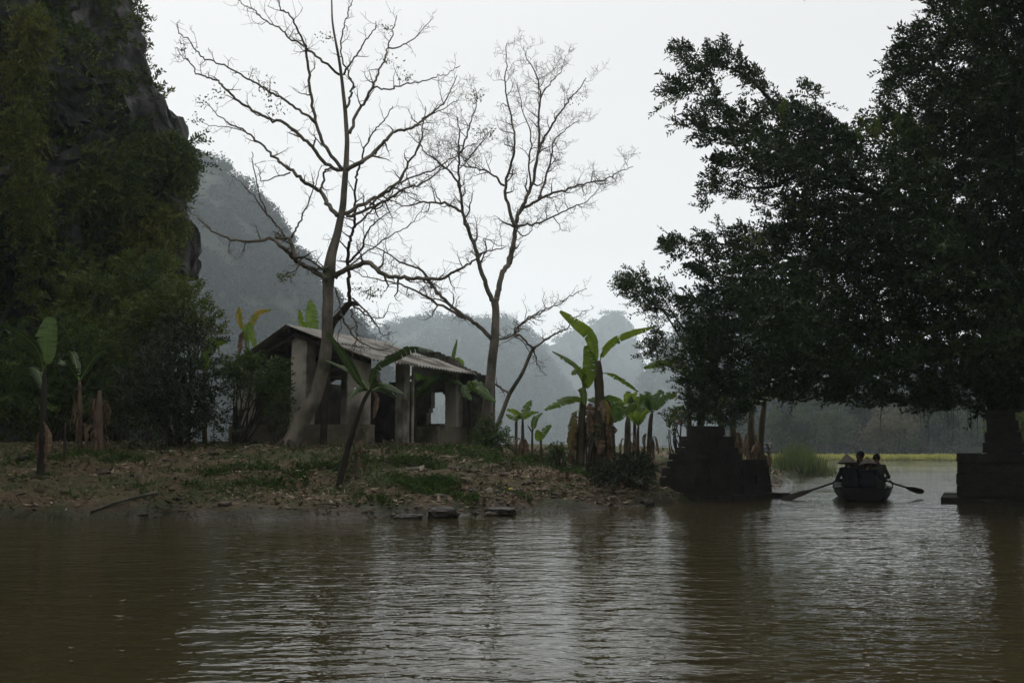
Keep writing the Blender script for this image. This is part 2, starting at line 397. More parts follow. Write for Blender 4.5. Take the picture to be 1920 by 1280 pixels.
def add_leaves(g, b, a, s, L, W, mi=0):
    """diamond leaves: base b, axis a, side s"""
    L = np.broadcast_to(L, (len(b),))[:,None]; W = np.broadcast_to(W, (len(b),))[:,None]
    nrm = np.cross(a, s)
    m = b + a*L*0.45
    v = np.stack([b, m + s*W*0.5 + nrm*W*0.12, b + a*L - nrm*L*0.08, m - s*W*0.5 + nrm*W*0.12], 1)
    g.add(v.reshape(-1,3), np.arange(len(b)*4).reshape(-1,4), mi)

def sprays(g, base, d, length, nleaf, L, W, droop=0.25, stem=None, spread=0.9, mi=0):
    """leafy twigs; stem = material index for 3-sided twig prisms"""
    n = len(base)
    length = np.broadcast_to(length, (n,))
    d = norm(d)
    r = unit(n); side = norm(np.cross(d, r)); up = np.cross(side, d)
    t = (np.arange(nleaf)+0.6)/nleaf
    c = base[:,None] + d[:,None]*(t[None,:,None]*length[:,None,None])
    c = c - np.array([0,0,1.0])*(droop*t*t)[None,:,None]*length[:,None,None]
    sg = np.where(np.arange(nleaf)%2 == 0, 1.0, -1.0)
    jit = rng.normal(size=(n,nleaf,3))*0.35
    a = norm(d[:,None]*0.75 + side[:,None]*(sg*spread)[None,:,None] + jit)
    s_ = norm(np.cross(a, up[:,None] + rng.normal(size=(n,nleaf,3))*0.5))
    sc = rng.uniform(0.65, 1.2, size=n*nleaf)
    add_leaves(g, c.reshape(-1,3), a.reshape(-1,3), s_.reshape(-1,3), L*sc, W*sc, mi)
    if stem is not None:
        w = 0.007
        e = base + d*length[:,None]; e[:,2] -= droop*length
        v = np.stack([base+side*w, base-side*w, base+up*w, e], 1)
        f = np.array([[0,1,3],[1,2,3],[2,0,3]])
        g.add(v.reshape(-1,3), (np.arange(n)[:,None,None]*4+f[None]).reshape(-1,3), stem)

def in_poly(poly, x, y):
    return sdist(np.asarray(poly, float), x, y) > 0

def sample_poly(poly, n, holes=()):
    poly = np.asarray(poly, float)
    lo, hi = poly.min(0), poly.max(0)
    out = np.zeros((0,2))
    while len(out) < n:
        q = rng.uniform(lo, hi, size=(n*2,2))
        k = in_poly(poly, q[:,0], q[:,1])
        for h in holes: k &= ~in_poly(h, q[:,0], q[:,1])
        out = np.vstack([out, q[k]])
    return out[:n]

# ------------------------------------------------------------------ bare trees
UP = np.array([0,0,1.0])
def wander(p0, d, length, steps=6, wob=0.28, up=0.12):
    pts = [np.array(p0, float)]; d = norm(np.array(d, float))
    for _ in range(steps):
        d = norm(d + rng.normal(size=3)*wob + UP*up)
        pts.append(pts[-1] + d*length/steps)
    return np.array(pts)

def twigs(g, pts, rad, n, lo, hi, level, t0=0.2, up=0.12, rmin=0.0047, sides=4, ang=0.85, rmax=0.05, t1=1.0, kids=4):
    m = len(pts)
    seg = np.linalg.norm(np.diff(pts, axis=0), axis=1); cum = np.concatenate([[0], np.cumsum(seg)])
    for k in range(n):
        t = (t0 + (t1-t0)*((k+rng.uniform(0.1,0.9))/n))*cum[-1]
        i = min(max(int(np.searchsorted(cum, t))-1, 0), m-2)
        f = (t-cum[i])/max(seg[i],1e-6)
        p = pts[i]*(1-f)+pts[i+1]*f; r = rad[i]*(1-f)+rad[i+1]*f
        T = norm(pts[i+1]-pts[i]); q = norm(np.cross(T, rng.normal(size=3)))
        d = T*(1.1-ang*rng.uniform(0.6,1.1)) + q*ang*rng.uniform(0.7,1.1)
        ln = rng.uniform(lo, hi)*(1.0-0.35*t/cum[-1])
        r0 = min(max(r*0.62, rmin), rmax)
        c = wander(p, d, ln, steps=7 if ln > 0.6 else 4, wob=0.30, up=up)
        cr = np.linspace(r0, rmin*0.75, len(c))
        g.tube(c, cr, sides if r0 > 0.012 else 3, cap=False)
        if level > 0:
            twigs(g, c, cr, max(2, int(kids*rng.uniform(0.7,1.3))), lo*0.5, hi*0.52, level-1, t0=0.22, up=up, rmin=rmin, sides=3, ang=ang, rmax=0.02, kids=kids)

def z3(p): return [(320+x/2.370, y/2.370) for x, y in p]
def z5(p): return [(680+x/2.285, 80+y/2.285) for x, y in p]
def z8(p): return [(340+x/3.048, 280+y/3.048) for x, y in p]
def z6(p): return [(880+x/3.048, 560+y/3.048) for x, y in p]

class BareTree:
    def __init__(s, name, label, px, Y, zoff=-0.1, group=None):
        s.Y = Y; x = WX(px, Y)
        s.root = empty(name, (x, Y, g1(x, Y)+zoff), label, 'tree', group)
        s.branch = Geo(); s.mats = M['twig']
    def pts(s, px, Y0, Y1, jit=0.0):
        px = np.array(px, float); n = len(px)
        Ys = np.linspace(Y0, Y1, n) + np.concatenate([[0], rng.normal(size=n-1)*jit])
        return np.array([P(a,b,y) for (a,b), y in zip(px, Ys)])
    def trunk(s, px, rpx, Y0, Y1, name='trunk', mat='bark', sides=14):
        p = smooth_line(s.pts(px, Y0, Y1), 6)
        r = np.interp(np.linspace(0,1,len(p)), np.linspace(0,1,len(rpx)), rpx)*s.Y/F
        q = p + (vnoise(p*1.7)[:,None]*0.02)
        Geo().tube(q, r, sides).build(name, M[mat], s.root, smooth=True)
        return q, r
    def limb(s, px, r0, r1, dY, n=10, lo=0.35, hi=1.1, level=1, up=0.12, own=True, mat='bark', Y0=None, kids=4, t0=0.15, ang=0.85):
        Y0 = s.Y if Y0 is None else Y0
        p = smooth_line(s.pts(px, Y0, Y0+dY, 0.10), 5)
        p = p + 0.018*rng.normal(size=p.shape)
        r = np.linspace(r0, r1, len(p))**1.0*s.Y/F
        g = Geo() if own else s.branch
        g.tube(p, r, 8 if r0 > 4 else 6)
        if own: g.build('limb', M[mat], s.root, smooth=True)
        twigs(s.branch, p, r, n, lo, hi, level, up=up, kids=kids, t0=t0, ang=ang)
        return p, r
    def tuft(s, px, py, Y, n=26, size=0.10, spread=0.14, mat='shrub'):
        c = P(px, py, Y)
        g = Geo(); b = c + rng.normal(size=(n,3))*spread*np.array([1,1,0.6])
        a = norm(rng.normal(size=(n,3))+np.array([0,0,-0.4])); sd = norm(np.cross(a, unit(n)))
        add_leaves(g, b, a, sd, size*rng.uniform(0.6,1.1,n), size*0.45)
        g.build('leaves', M[mat], s.root)
    def done(s):
        s.branch.build('crown', s.mats, s.root, smooth=True)

# --- the big leaning tree in front of the shelter
T1 = BareTree('bare_tree', 'big bare tree with curved leaning trunk in front of the tin roofed shelter', 540, 26.0)
T1.trunk([(536,858),(545,832),(560,802),(578,768),(593,740),(604,700),(611,655),(614,610),(615,565),(615,540),(617,510),(622,480),(630,447),(637,413),(643,380),(648,320),(650,290),(651,262),(649,230),(647,202),(644,175),(641,148),(634,101),(624,42),(622,0),(618,-60)],
         [19,17,15.3,14.2,13,12,11.2,10.6,10.3,10.8,12.5,10,8,7,6.5,5.6,5,4.6,4.2,3.9,3.5,3.2,2.6,1.9,1.4,0.8], 26.0, 26.4)
# root flare at the foot
for a_ in (0.3, 1.5, 2.6, 3.9, 5.2):
    b0 = np.array(T1.root.location); d0 = np.array([math.cos(a_), math.sin(a_), 0])
    e0 = b0 + d0*rng.uniform(0.5,0.8); e0[2] = g1(e0[0], e0[1])-0.07
    Geo().tube(smooth_line([b0+d0*0.16+UP*0.22, b0+d0*0.34+UP*0.08, e0], 4), [0.10,0.09,0.085,0.08,0.07,0.06,0.05,0.04,0.03], 7).build('root', M['dark_bark'], T1.root, smooth=True)
L_ = T1.limb
L_(z3([(765,750),(700,675),(655,580),(630,470),(615,360),(605,230),(598,200),(550,100),(525,60),(490,40),(480,0)]), 3.6, 1.0, -1.6, n=13)
L_(z3([(750,330),(660,260),(600,210),(530,170),(490,130),(430,100),(385,60),(330,25),(290,-5)]), 2.6, 0.8, 1.2, n=11)
L_(z3([(760,757),(690,730),(640,660),(580,610),(515,555),(440,530),(380,495),(300,450),(250,400),(205,360),(150,340),(115,325),(85,270),(60,255),(20,210)]), 3.8, 0.7, -2.2, n=14, hi=0.9)
L_(z3([(648,545),(570,490),(500,440),(430,400),(380,370),(310,330),(220,285),(150,260),(110,225),(75,175),(35,150),(30,110)]), 2.6, 0.7, -1.5, n=13, hi=0.8, Y0=25.2)
L_(z3([(738,955),(690,890),(665,850),(600,810),(540,760),(500,735),(450,690),(390,630),(330,580),(260,550),(200,500),(150,455)]), 4.6, 0.7, 1.5, n=10, hi=0.8)
L_(z3([(330,582),(240,562),(180,560),(130,535)]), 1.2, 0.6, 0.4, n=3, hi=0.5, own=False, Y0=27.3)
L_(z3([(527,768),(480,780),(405,805),(395,760),(375,730)]), 1.7, 0.6, 0.5, n=4, hi=0.4, own=False, Y0=26.9)
L_(z3([(665,850),(680,800),(690,755),(725,740)]), 2.6, 1.8, 0.3, n=2, Y0=26.3)
L_(z3([(785,752),(850,720),(900,680),(950,630),(1000,585),(1060,575),(1100,550),(1140,515),(1200,470),(1240,410),(1275,335)]), 4.4, 0.8, 1.2, n=13, hi=1.2)
L_(z3([(1060,575),(1140,520),(1200,490),(1290,445)]), 1.8, 0.7, 0.8, n=6, Y0=26.7, own=False)
L_(z3([(793,592),(820,520),(860,460),(895,390),(920,330),(945,270),(965,210),(985,140),(1000,70)]), 3.2, 0.8, 0.6, n=10, hi=0.9)
L_(z3([(900,392),(980,395),(1020,378),(1100,365),(1180,345),(1230,325),(1285,295)]), 1.8, 0.6, -0.6, n=6, hi=0.8, Y0=26.3, own=False)
L_(z3([(965,215),(1020,210),(1080,170),(1130,120),(1170,70)]), 1.7, 0.6, 0.7, n=5, hi=0.6, Y0=26.5, own=False)
L_(z3([(768,332),(800,280),(830,240),(870,180),(905,130),(912,95)]), 2.2, 0.7, -1.0, n=5, hi=0.7)
L_(z3([(782,480),(800,410),(815,385),(795,345),(765,270),(755,200),(770,120),(782,80),(800,30),(812,-10)]), 2.4, 0.8, 0.8, n=8, hi=0.7)
L_(z3([(772,952),(850,910),(920,875),(1000,820),(1060,720),(1110,640),(1120,560),(1135,470)]), 4.2, 0.8, 1.7, n=13, hi=1.2)
L_(z3([(780,965),(870,930),(960,890),(1030,840),(1110,820),(1200,760),(1270,700)]), 3.4, 0.8, -1.2, n=13, hi=1.2)
L_([(694,384),(724,356),(768,334),(811,321),(842,299),(870,280),(890,268),(912,253)], 2.0, 0.6, 0.5, n=8, hi=0.8, Y0=25.4, own=False)
L_([(628,520),(658,502),(691,492),(712,510),(742,519),(784,523),(826,521),(855,507),(886,491),(908,474),(947,463)], 5.6, 0.9, -1.2, n=16, hi=1.3)
L_(z3([(700,1240),(610,1190),(550,1150),(490,1090),(440,1060),(370,1075),(250,1055),(170,1010),(100,950),(45,885)]), 5.2, 0.7, -1.8, n=9, hi=0.8)
L_(z3([(552,1150),(540,1100),(522,1062),(475,1060)]), 4.2, 3.6, 0.3, n=2, hi=0.6, Y0=25.4)
L_(z3([(540,1055),(570,990),(600,930),(640,820),(672,735)]), 2.0, 0.7, 0.4, n=5, hi=0.7, Y0=25.5, own=False)
L_(z3([(505,1050),(470,1000),(430,950),(390,840),(370,740),(358,670)]), 2.0, 0.7, -0.5, n=4, hi=0.5, Y0=25.5, own=False)
L_(z3([(440,970),(370,870),(300,800),(240,755)]), 1.5, 0.5, 0.5, n=3, hi=0.4, Y0=25.3, own=False)
L_(z3([(700,1190),(640,1195),(590,1180)]), 3.0, 2.4, -0.3, n=3, hi=0.6)
L_(z8([(830,690),(700,620),(660,680),(600,710),(540,720)]), 2.0, 0.8, -0.8, n=8, hi=0.6, own=False)
for a_ in [(346,92,24.0),(408,178,24.5),(520,205,24.3),(490,153,24.6),(500,180,24.6),(610,66,26.5),(765,145,26),(730,55,26.6),(727,112,26.6),(905,248,26),(890,185,26.5),(540,515,25.3),(382,190,27),(372,225,27),(700,545,25.5),(775,345,26)]:
    T1.tuft(*a_)
T1.tuft(532,520,25.3, n=30, mat='bamboo')
T1.done()

# --- thin dark tree just behind the big trunk
T4 = BareTree('thin_dark_tree', 'thin dark crooked tree rising behind the big bare trunk beside the shelter roof', 603, 27.6)
T4.trunk([(605,838),(608,780),(612,720),(616,660),(622,612),(640,588),(655,570),(672,572)], [7,6.5,6.5,6.5,7,7,6,2.5], 27.0, 26.6, mat='dark_bark', sides=9)
T4.limb([(657,569),(655,540),(653,510),(652,474),(657,450),(663,428),(665,400),(666,378),(668,339),(674,312),(680,288),(691,262),(706,240),(725,219),(738,198)], 3.6, 0.8, -0.6, n=14, hi=0.9, Y0=26.6, mat='dark_bark')
T4.limb([(663,428),(688,401),(717,385),(734,362),(760,329)], 2.2, 0.7, 0.9, n=9, Y0=26.4, mat='dark_bark')
T4.limb([(655,493),(678,467),(688,437),(711,411),(730,395)], 2.4, 0.7, -0.8, n=8, Y0=26.5, mat='dark_bark')
T4.limb([(655,500),(690,470),(735,440),(770,420),(800,380)], 1.6, 0.6, 0.9, n=8, Y0=26.5, own=False)
for q in ([(629,539),(637,575),(639,608),(634,645)], [(660,572),(690,592),(720,594),(733,566)], [(640,590),(660,625),(690,648),(722,655),(745,640)], [(656,580),(668,612),(664,650),(661,670)], [(662,560),(700,600),(715,628),(735,622)]):
    T4.limb(q, 1.8, 0.5, rng.uniform(-0.6,0.2), n=8, hi=0.6, Y0=26.5, own=False, up=-0.02)
for a_ in [(688,548,26),(670,540,26),(697,552,26)]: T4.tuft(*a_, n=34, spread=0.16)
T4.done()

# --- second bare tree, straight forked trunk right of the shelter
T2 = BareTree('bare_tree', 'tall bare tree with straight pale trunk forking in two right of the shelter', 912, 31.5)
T2.trunk([(909,815),(913,770),(918,720),(923,675),(927,640),(929,610),(930,580),(928,566)], [13,10.5,9,8.8,8.5,7.6,7,7.2], 31.5, 31.5)
L2 = T2.limb
kw = dict(lo=0.35, hi=1.4, level=2, kids=5)
L2(z5([(562,1115),(540,1070),(510,980),(490,900),(460,820),(435,740),(420,650),(412,560),(410,480),(415,400),(405,320)]), 5.2, 0.9, -1.2, n=15, **kw)
L2(z5([(568,1110),(580,1070),(595,1000),(625,940),(645,870),(655,790),(665,740),(700,670),(730,600),(740,540),(760,450),(790,390),(830,320),(870,265),(910,215),(960,155)]), 6.0, 0.8, 1.3, n=18, **kw)
L2(z5([(652,785),(625,700),(610,620),(630,540),(650,450),(640,340),(615,230),(613,130),(618,0)]), 3.6, 0.7, -1.0, n=16, **kw)
L2(z5([(757,455),(755,330),(760,230),(745,140),(700,60),(690,15)]), 2.6, 0.6, 0.8, n=12, Y0=32.3, **kw)
L2(z5([(760,232),(800,180),(850,120),(870,55)]), 1.5, 0.5, 0.5, n=7, Y0=32.7, own=False, **kw)
L2(z5([(680,717),(740,680),(800,650),(870,630),(950,605),(1030,590),(1090,560),(1155,530)]), 3.0, 0.6, -1.4, n=14, Y0=32.0, **kw)
L2(z5([(662,787),(740,775),(820,745),(900,705),(960,680),(1012,628)]), 2.6, 0.6, 1.5, n=12, Y0=31.9, **kw)
L2(z5([(755,668),(780,590),(810,480),(815,425),(860,380),(930,330)]), 2.4, 0.6, 0.9, n=11, Y0=31.6, **kw)
L2(z5([(608,615),(560,570),(500,540),(430,530),(380,480)]), 2.4, 0.6, -1.0, n=10, Y0=31.2, own=False, **kw)
L2(z5([(720,620),(715,500),(722,400),(690,300),(660,180)]), 2.0, 0.6, -0.8, n=10, Y0=32.2, own=False, **kw)
L2(z5([(655,800),(690,830),(720,800),(740,770)]), 1.6, 0.5, -0.5, n=3, Y0=31.8, own=False, **kw)
L2(z5([(432,728),(350,690),(260,685),(180,700),(130,680)]), 3.0, 0.7, 1.0, n=11, Y0=30.8, **kw)
L2(z5([(418,625),(380,560),(310,500),(260,460),(230,380)]), 2.2, 0.6, -1.0, n=10, Y0=30.7, own=False, **kw)
L2(z5([(412,490),(440,420),(460,350),(490,260),(480,185)]), 2.0, 0.6, 0.7, n=9, Y0=30.5, own=False, **kw)
L2(z5([(440,510),(500,440),(540,390)]), 1.5, 0.6, -0.5, n=4, Y0=30.5, own=False, **kw)
L2(z5([(560,1275),(500,1215),(430,1170),(350,1100),(300,1040),(240,970),(160,940),(90,890),(0,860)]), 4.4, 0.7, -1.0, n=13, **kw)
L2(z5([(470,1190),(380,1150),(280,1090),(180,1040),(100,1020),(0,1000),(-60,960)]), 3.2, 0.6, 1.0, n=13, Y0=31.3, **kw)
L2(z5([(572,1272),(640,1255),(700,1190),(760,1150),(830,1125),(900,1080),(960,1050)]), 2.4, 0.6, -0.8, n=11, lo=0.3, hi=0.9, level=1)
L2(z5([(640,1255),(680,1275),(720,1330),(770,1380)]), 1.4, 0.5, 0.5, n=5, lo=0.3, hi=0.8, level=1, own=False)
L2(z5([(500,910),(530,890),(520,840),(560,860),(600,870)]), 1.8, 0.6, 0.4, n=4, lo=0.3, hi=0.8, level=1, own=False)
for a_ in [(918,250,31),(892,180,31),(1078,183,33)]: T2.tuft(*a_, n=34, spread=0.17)
T2.done()

# --- small leaning tree right of it
T3 = BareTree('leaning_tree', 'slender leaning leafless tree at the right of the straight bare tree', 927, 30.0)
T3.trunk(z6([(140,775),(185,660),(230,545),(300,430),(350,310),(372,278)]), [4.6,4.2,3.9,3.5,3.2,3.0], 30.0, 30.0, sides=9)
L3 = T3.limb; kw3 = dict(lo=0.3, hi=1.0, level=2, kids=3)
L3(z6([(370,280),(430,240),(500,200),(560,170),(600,110),(680,60)]), 2.4, 0.6, 0.8, n=11, Y0=30, **kw3)
L3(z6([(355,285),(300,220),(262,190),(290,150),(340,110),(400,90),(480,40),(540,10)]), 2.2, 0.6, -0.8, n=11, Y0=30, **kw3)
L3(z6([(372,285),(380,350),(400,400),(450,440)]), 1.4, 0.5, 0.4, n=6, Y0=30, own=False, lo=0.3, hi=0.7, level=1, up=-0.05)
L3(z6([(230,545),(180,510),(148,490)]), 2.4, 2.0, 0.1, n=2, Y0=30, lo=0.2, hi=0.5, level=1)
L3(z6([(240,200),(200,215),(160,205)]), 1.2, 0.6, 0.3, n=4, Y0=29.6, own=False, lo=0.2, hi=0.5, level=1)
T3.done()

# ------------------------------------------------------------------ bananas
def banana_leaf(g, pts, W, vertical=0.5, droop=0.35, torn=0.4, petiole=0.1, mi=0, mr=1, n=16, rib=0.012, blunt=0.62):
    """blade along a midrib polyline; vertical 1 = blade faces the river, 0 = blade lies flat"""
    p = smooth_line(pts, 8); m = len(p)
    cum = np.concatenate([[0], np.cumsum(np.linalg.norm(np.diff(p, axis=0), axis=1))]); cum /= cum[-1]
    at = lambda t: np.stack([np.interp(t, cum, p[:,k]) for k in range(3)], -1)
    ts = np.linspace(petiole, 1, n+1); C = at(ts)
    T = norm(at(np.minimum(ts+0.02,1)) - at(np.maximum(ts-0.02,0)))
    sv = np.cross(T, np.array([0,1.0,0])); sh = np.cross(T, UP)
    for a in (sv, sh):
        l = np.linalg.norm(a, axis=1); bad = l < 0.15
        if bad.any(): a[bad] = np.array([1,0,0.0])
    sv, sh = norm(sv), norm(sh)
    sgn = np.sign((sv*sh).sum(1)); sgn[sgn == 0] = 1
    S = norm(sv*vertical + sh*(1-vertical)*sgn[:,None])
    N = np.cross(S, T)
    flip = np.where(N[:,2] < 0, -1.0, 1.0)[:,None]; N = N*flip
    u = (ts-petiole)/(1-petiole)
    w = 0.5*W*np.clip(np.sin(np.pi*np.clip(u*0.93+0.035,0,1)**0.85), 0, 1)**blunt
    for sd in (1,-1):
        sag = droop*(1+0.5*rng.normal())
        for i in range(n):
            tear = rng.random() < torn
            gap = rng.uniform(0.05,0.30) if tear else 0.0
            extra = rng.uniform(0.1,0.5) if tear else 0.06*rng.normal()
            V = []
            for c in (0, 0.5, 1.0):
                for e in (0, 1):
                    k = i+e; sh_ = (gap*(0.5-e)*2*0.5)*c
                    cc = C[k] + T[k]*sh_*(1.0/n)*np.linalg.norm(p[-1]-p[0])
                    sg_ = (sag+extra*c)*c
                    V.append(cc + sd*S[k]*w[k]*c*math.cos(min(1.3,abs(sg_))) - N[k]*w[k]*c*sg_*0.75 - UP*(w[k]*c*max(0,extra)*0.25))
            g.add(V, [[0,1,3,2],[2,3,5,4]], mi)
    r = np.interp(np.linspace(0,1,m), [0,petiole,1], [rib*1.6, rib*1.3, rib*0.3])
    g.tube(p, r, 5, mr, cap=False)

def dry_skirt(root, base, h0, h1, r, n, mat='banana_dead', lo=0.35, hi=0.8, w=0.16):
    """dead leaves hanging down round a pseudostem, each its own part"""
    for k in range(n):
        a = rng.uniform(0, 2*np.pi); z = rng.uniform(h0, h1)
        p0 = base(z) + np.array([math.cos(a), math.sin(a), 0])*r*0.9
        L = min(rng.uniform(lo, hi), max(0.2, z-0.05))
        o = np.array([math.cos(a), math.sin(a), 0])
        p1 = p0 + o*0.09 + UP*0.05; p2 = p1 + o*rng.uniform(0.02,0.10) - UP*L*0.5; p3 = p2 + o*rng.uniform(-0.08,0.05) - UP*L*0.5
        g = Geo(); banana_leaf(g, [p0,p1,p2,p3], w*rng.uniform(0.6,1.3), vertical=rng.uniform(0.4,1), droop=0.8, torn=0.75, n=8, mr=0, rib=0.01)
        g.build('dry_leaf', M[mat], root)

def banana(label, px, Y, stem, rpx, mat='pseudostem', group=None, name='banana_plant', cat='banana plant'):
    """stem: photo points from the foot up"""
    x = WX(px, Y); z = g1(x, Y)
    root = empty(name, (x, Y, z-0.03), label, cat, group)
    pts = [np.array([x, Y, z-0.08])] + [P(a, b, Y) for a, b in stem]
    p = smooth_line(pts, 5); r = np.interp(np.linspace(0,1,len(p)), np.linspace(0,1,len(rpx)), rpx)*Y/F
    r = r*(1+0.10*vnoise(p*6.0))
    Geo().tube(p, r, 10).build('stem', M[mat], root, smooth=True)
    return root, p, r

def fan(root, top, n, L, W, mat='banana', lo=0.8, hi=1.4, torn=0.35, az0=0.0, vertical=0.4):
    """leaves round the crown of a small banana plant"""
    for k in range(n):
        a = az0 + k*2*np.pi/n*1.03 + rng.uniform(-0.4,0.4); el = rng.uniform(lo, hi); l = L*rng.uniform(0.75,1.15)
        d = np.array([math.cos(a)*math.cos(el), math.sin(a)*math.cos(el), math.sin(el)])
        o = np.array([math.cos(a), math.sin(a), 0])
        q = [top, top+d*l*0.40, top+d*l*0.75+o*l*0.05, top+d*l*0.98+o*l*0.20-UP*l*0.14*rng.uniform(0.0,1.6)]
        g = Geo(); banana_leaf(g, q, W*rng.uniform(0.8,1.2), vertical=vertical+0.4*abs(math.cos(a)), torn=torn, petiole=0.16)
        g.build('leaf', [M[mat], M['midrib']], root)

def pleaf(root, px, Y, dY, W, mat='banana', **k):
    n = len(px); pts = [P(a, b, Y+dY*(i/(n-1))) for i, (a, b) in enumerate(px)]
    g = Geo(); banana_leaf(g, pts, W, **k)
    return g.build('leaf' if 'dead' not in mat else 'dry_leaf', [M[mat], M['midrib' if 'dead' not in mat else mat]], root)

def line_base(p):
    zs = p[:,2]; z0 = zs[0]
    return lambda h: np.stack([np.interp(z0+h, zs, p[:,k]) for k in range(3)], -1)

# the tall pair in the middle of the bank
GB = 'banana plants on the bank'
r_, p_, q_ = banana('left one of the tall banana pair on the bank, with an upright bright leaf', 1087, 26.5, [(1090,800),(1093,757),(1096,717)], [8,7,6,3.6], group=GB)
pleaf(r_, [(1095,735),(1100,717),(1106,681),(1098,648)], 26.5, -0.25, 0.42, vertical=0.95, droop=0.2, torn=0.1)
pleaf(r_, [(1095,722),(1092,701),(1083,685),(1064,671),(1036,658)], 26.5, 0.5, 0.34, vertical=0.15, droop=0.5, torn=0.2)
pleaf(r_, [(1095,722),(1092,700),(1084,694),(1072,702)], 26.4, -0.5, 0.24, vertical=0.7)
pleaf(r_, [(1091,760),(1085,749),(1070,748),(1051,753),(1021,768)], 26.4, -0.6, 0.30, vertical=0.55, droop=0.35, torn=0.15, mat='banana')
pleaf(r_, [(1088,768),(1078,775),(1073,803),(1067,842)], 26.2, -0.2, 0.34, vertical=0.9, mat='banana_mottled', torn=0.75)
pleaf(r_, [(1093,740),(1088,728),(1093,735),(1097,760)], 26.4, -0.3, 0.22, vertical=0.8)
dry_skirt(r_, line_base(p_), 0.4, 1.35, 0.13, 20, w=0.26)
r_, p_, q_ = banana('right one of the tall banana pair, thicker stem with long arching leaves', 1124, 26.7, [(1125,790),(1124,740),(1122,700),(1122,676)], [12,11,9.5,8.5,4], group=GB)
pleaf(r_, [(1118,690),(1114,658),(1106,629),(1080,606),(1050,583)], 26.7, -0.3, 0.34, vertical=0.75, droop=0.25, torn=0.1)
pleaf(r_, [(1123,682),(1133,655),(1152,635),(1185,622),(1225,612)], 26.7, -0.7, 0.36, vertical=0.4, droop=0.5, torn=0.15)
pleaf(r_, [(1126,702),(1137,699),(1155,704),(1175,717),(1197,734)], 26.7, 0.5, 0.26, vertical=0.25, droop=0.5, torn=0.2)
pleaf(r_, [(1128,752),(1140,748),(1150,762),(1152,792)], 26.9, 0.4, 0.42, vertical=0.8, mat='banana_dark', torn=0.3)
pleaf(r_, [(1128,750),(1135,753),(1140,770),(1140,795)], 26.5, -0.2, 0.16, vertical=0.9, mat='banana_yellow', torn=0.7)
dry_skirt(r_, line_base(p_), 0.4, 1.95, 0.17, 34, w=0.28)

# the group further right
for lab, px, Y, st, rp, top, n, L, W, mt in (
    ('short banana plant with dark leaves right behind the tall banana pair', 1150, 29.5, [(1149,800)], [5,4,3], (1147,796), 6, 0.95, 0.30, 'banana_dark'),
    ('pale stemmed banana plant in the small group left of the stone pier', 1176, 31.5, [(1177,800),(1178,778)], [7,6,5,3], (1178,778), 6, 0.85, 0.26, 'banana'),
    ('lowest banana plant of the small group, with bright light green leaves', 1196, 30.5, [(1196,815),(1197,800)], [3,2.6,2], (1197,800), 6, 0.62, 0.2, 'banana'),
    ('banana plant with a thin dark stem in the small group left of the stone pier', 1189, 31.8, [(1190,800),(1190,790)], [3.5,3,2.6], (1190,788), 5, 0.9, 0.26, 'banana_dark'),
    ('rightmost banana plant of the small group, with shredded dead leaves on its stem', 1216, 31.0, [(1219,800),(1222,775)], [5,4.6,4,3], (1222,776), 6, 0.85, 0.28, 'banana_dark')):
    r_, p_, q_ = banana(lab, px, Y, st, rp, group=GB)
    fan(r_, P(top[0], top[1], Y), n, L, W, mt, az0=rng.uniform(0,6), torn=0.65)
    if 'dead' in lab: dry_skirt(r_, line_base(p_), 0.4, 0.9, 0.08, 10, w=0.14)
    if 'pale' in lab: dry_skirt(r_, line_base(p_), 0.4, 0.9, 0.10, 4, mat='banana_dead', w=0.12)
# small ones left of the tall pair
r_, p_, q_ = banana('small banana plant beside the dry brown one, left of the tall pair', 967, 27.5, [(968,800),(968,785)], [3.2,2.8,2.4,1.6], group=GB)
pleaf(r_, [(968,790),(965,784),(958,780),(949,776)], 27.5, 0.2, 0.2, vertical=0.5)
pleaf(r_, [(968,790),(971,782),(975,779),(979,785)], 27.4, -0.3, 0.16, vertical=0.6)
r_, p_, q_ = banana('small banana plant with spreading leaves over a dry brown skirt', 980, 27.3, [(980,810),(980,784)], [4,3.4,2.6,1.8], group=GB)
pleaf(r_, [(980,788),(973,776),(963,769),(950,767)], 27.3, -0.4, 0.24, vertical=0.5)
pleaf(r_, [(980,788),(983,775),(988,763),(996,750)], 27.3, 0.3, 0.26, vertical=0.7)
pleaf(r_, [(980,788),(988,778),(997,772),(1011,772)], 27.3, -0.2, 0.22, vertical=0.45)
dry_skirt(r_, line_base(p_), 0.3, 0.55, 0.07, 8, w=0.14)
r_, p_, q_ = banana('young banana plant with one oval upright leaf near the bank crest', 998, 26.2, [(998,815),(999,803)], [2.4,2,1.6], group=GB)
pleaf(r_, [(999,806),(1000,800),(1001,790),(1002,779)], 26.2, 0.1, 0.19, vertical=0.95, torn=0.05)
pleaf(r_, [(999,806),(1004,786),(1010,778),(1017,774)], 26.2, 0.2, 0.15, vertical=0.7)
pleaf(r_, [(998,812),(993,802),(989,797)], 26.2, -0.2, 0.05, vertical=0.5, mat='banana_dead')
r_, p_, q_ = banana('lowest young banana plant with two leaves spread in a V', 1015, 25.8, [(1014,828),(1014,822)], [2.6,2.2,1.6], group=GB)
pleaf(r_, [(1013,828),(1010,818),(1006,806)], 25.8, -0.2, 0.24, vertical=0.9, torn=0.05)
pleaf(r_, [(1015,826),(1018,814),(1024,804),(1034,797)], 25.8, 0.2, 0.2, vertical=0.7, torn=0.1)

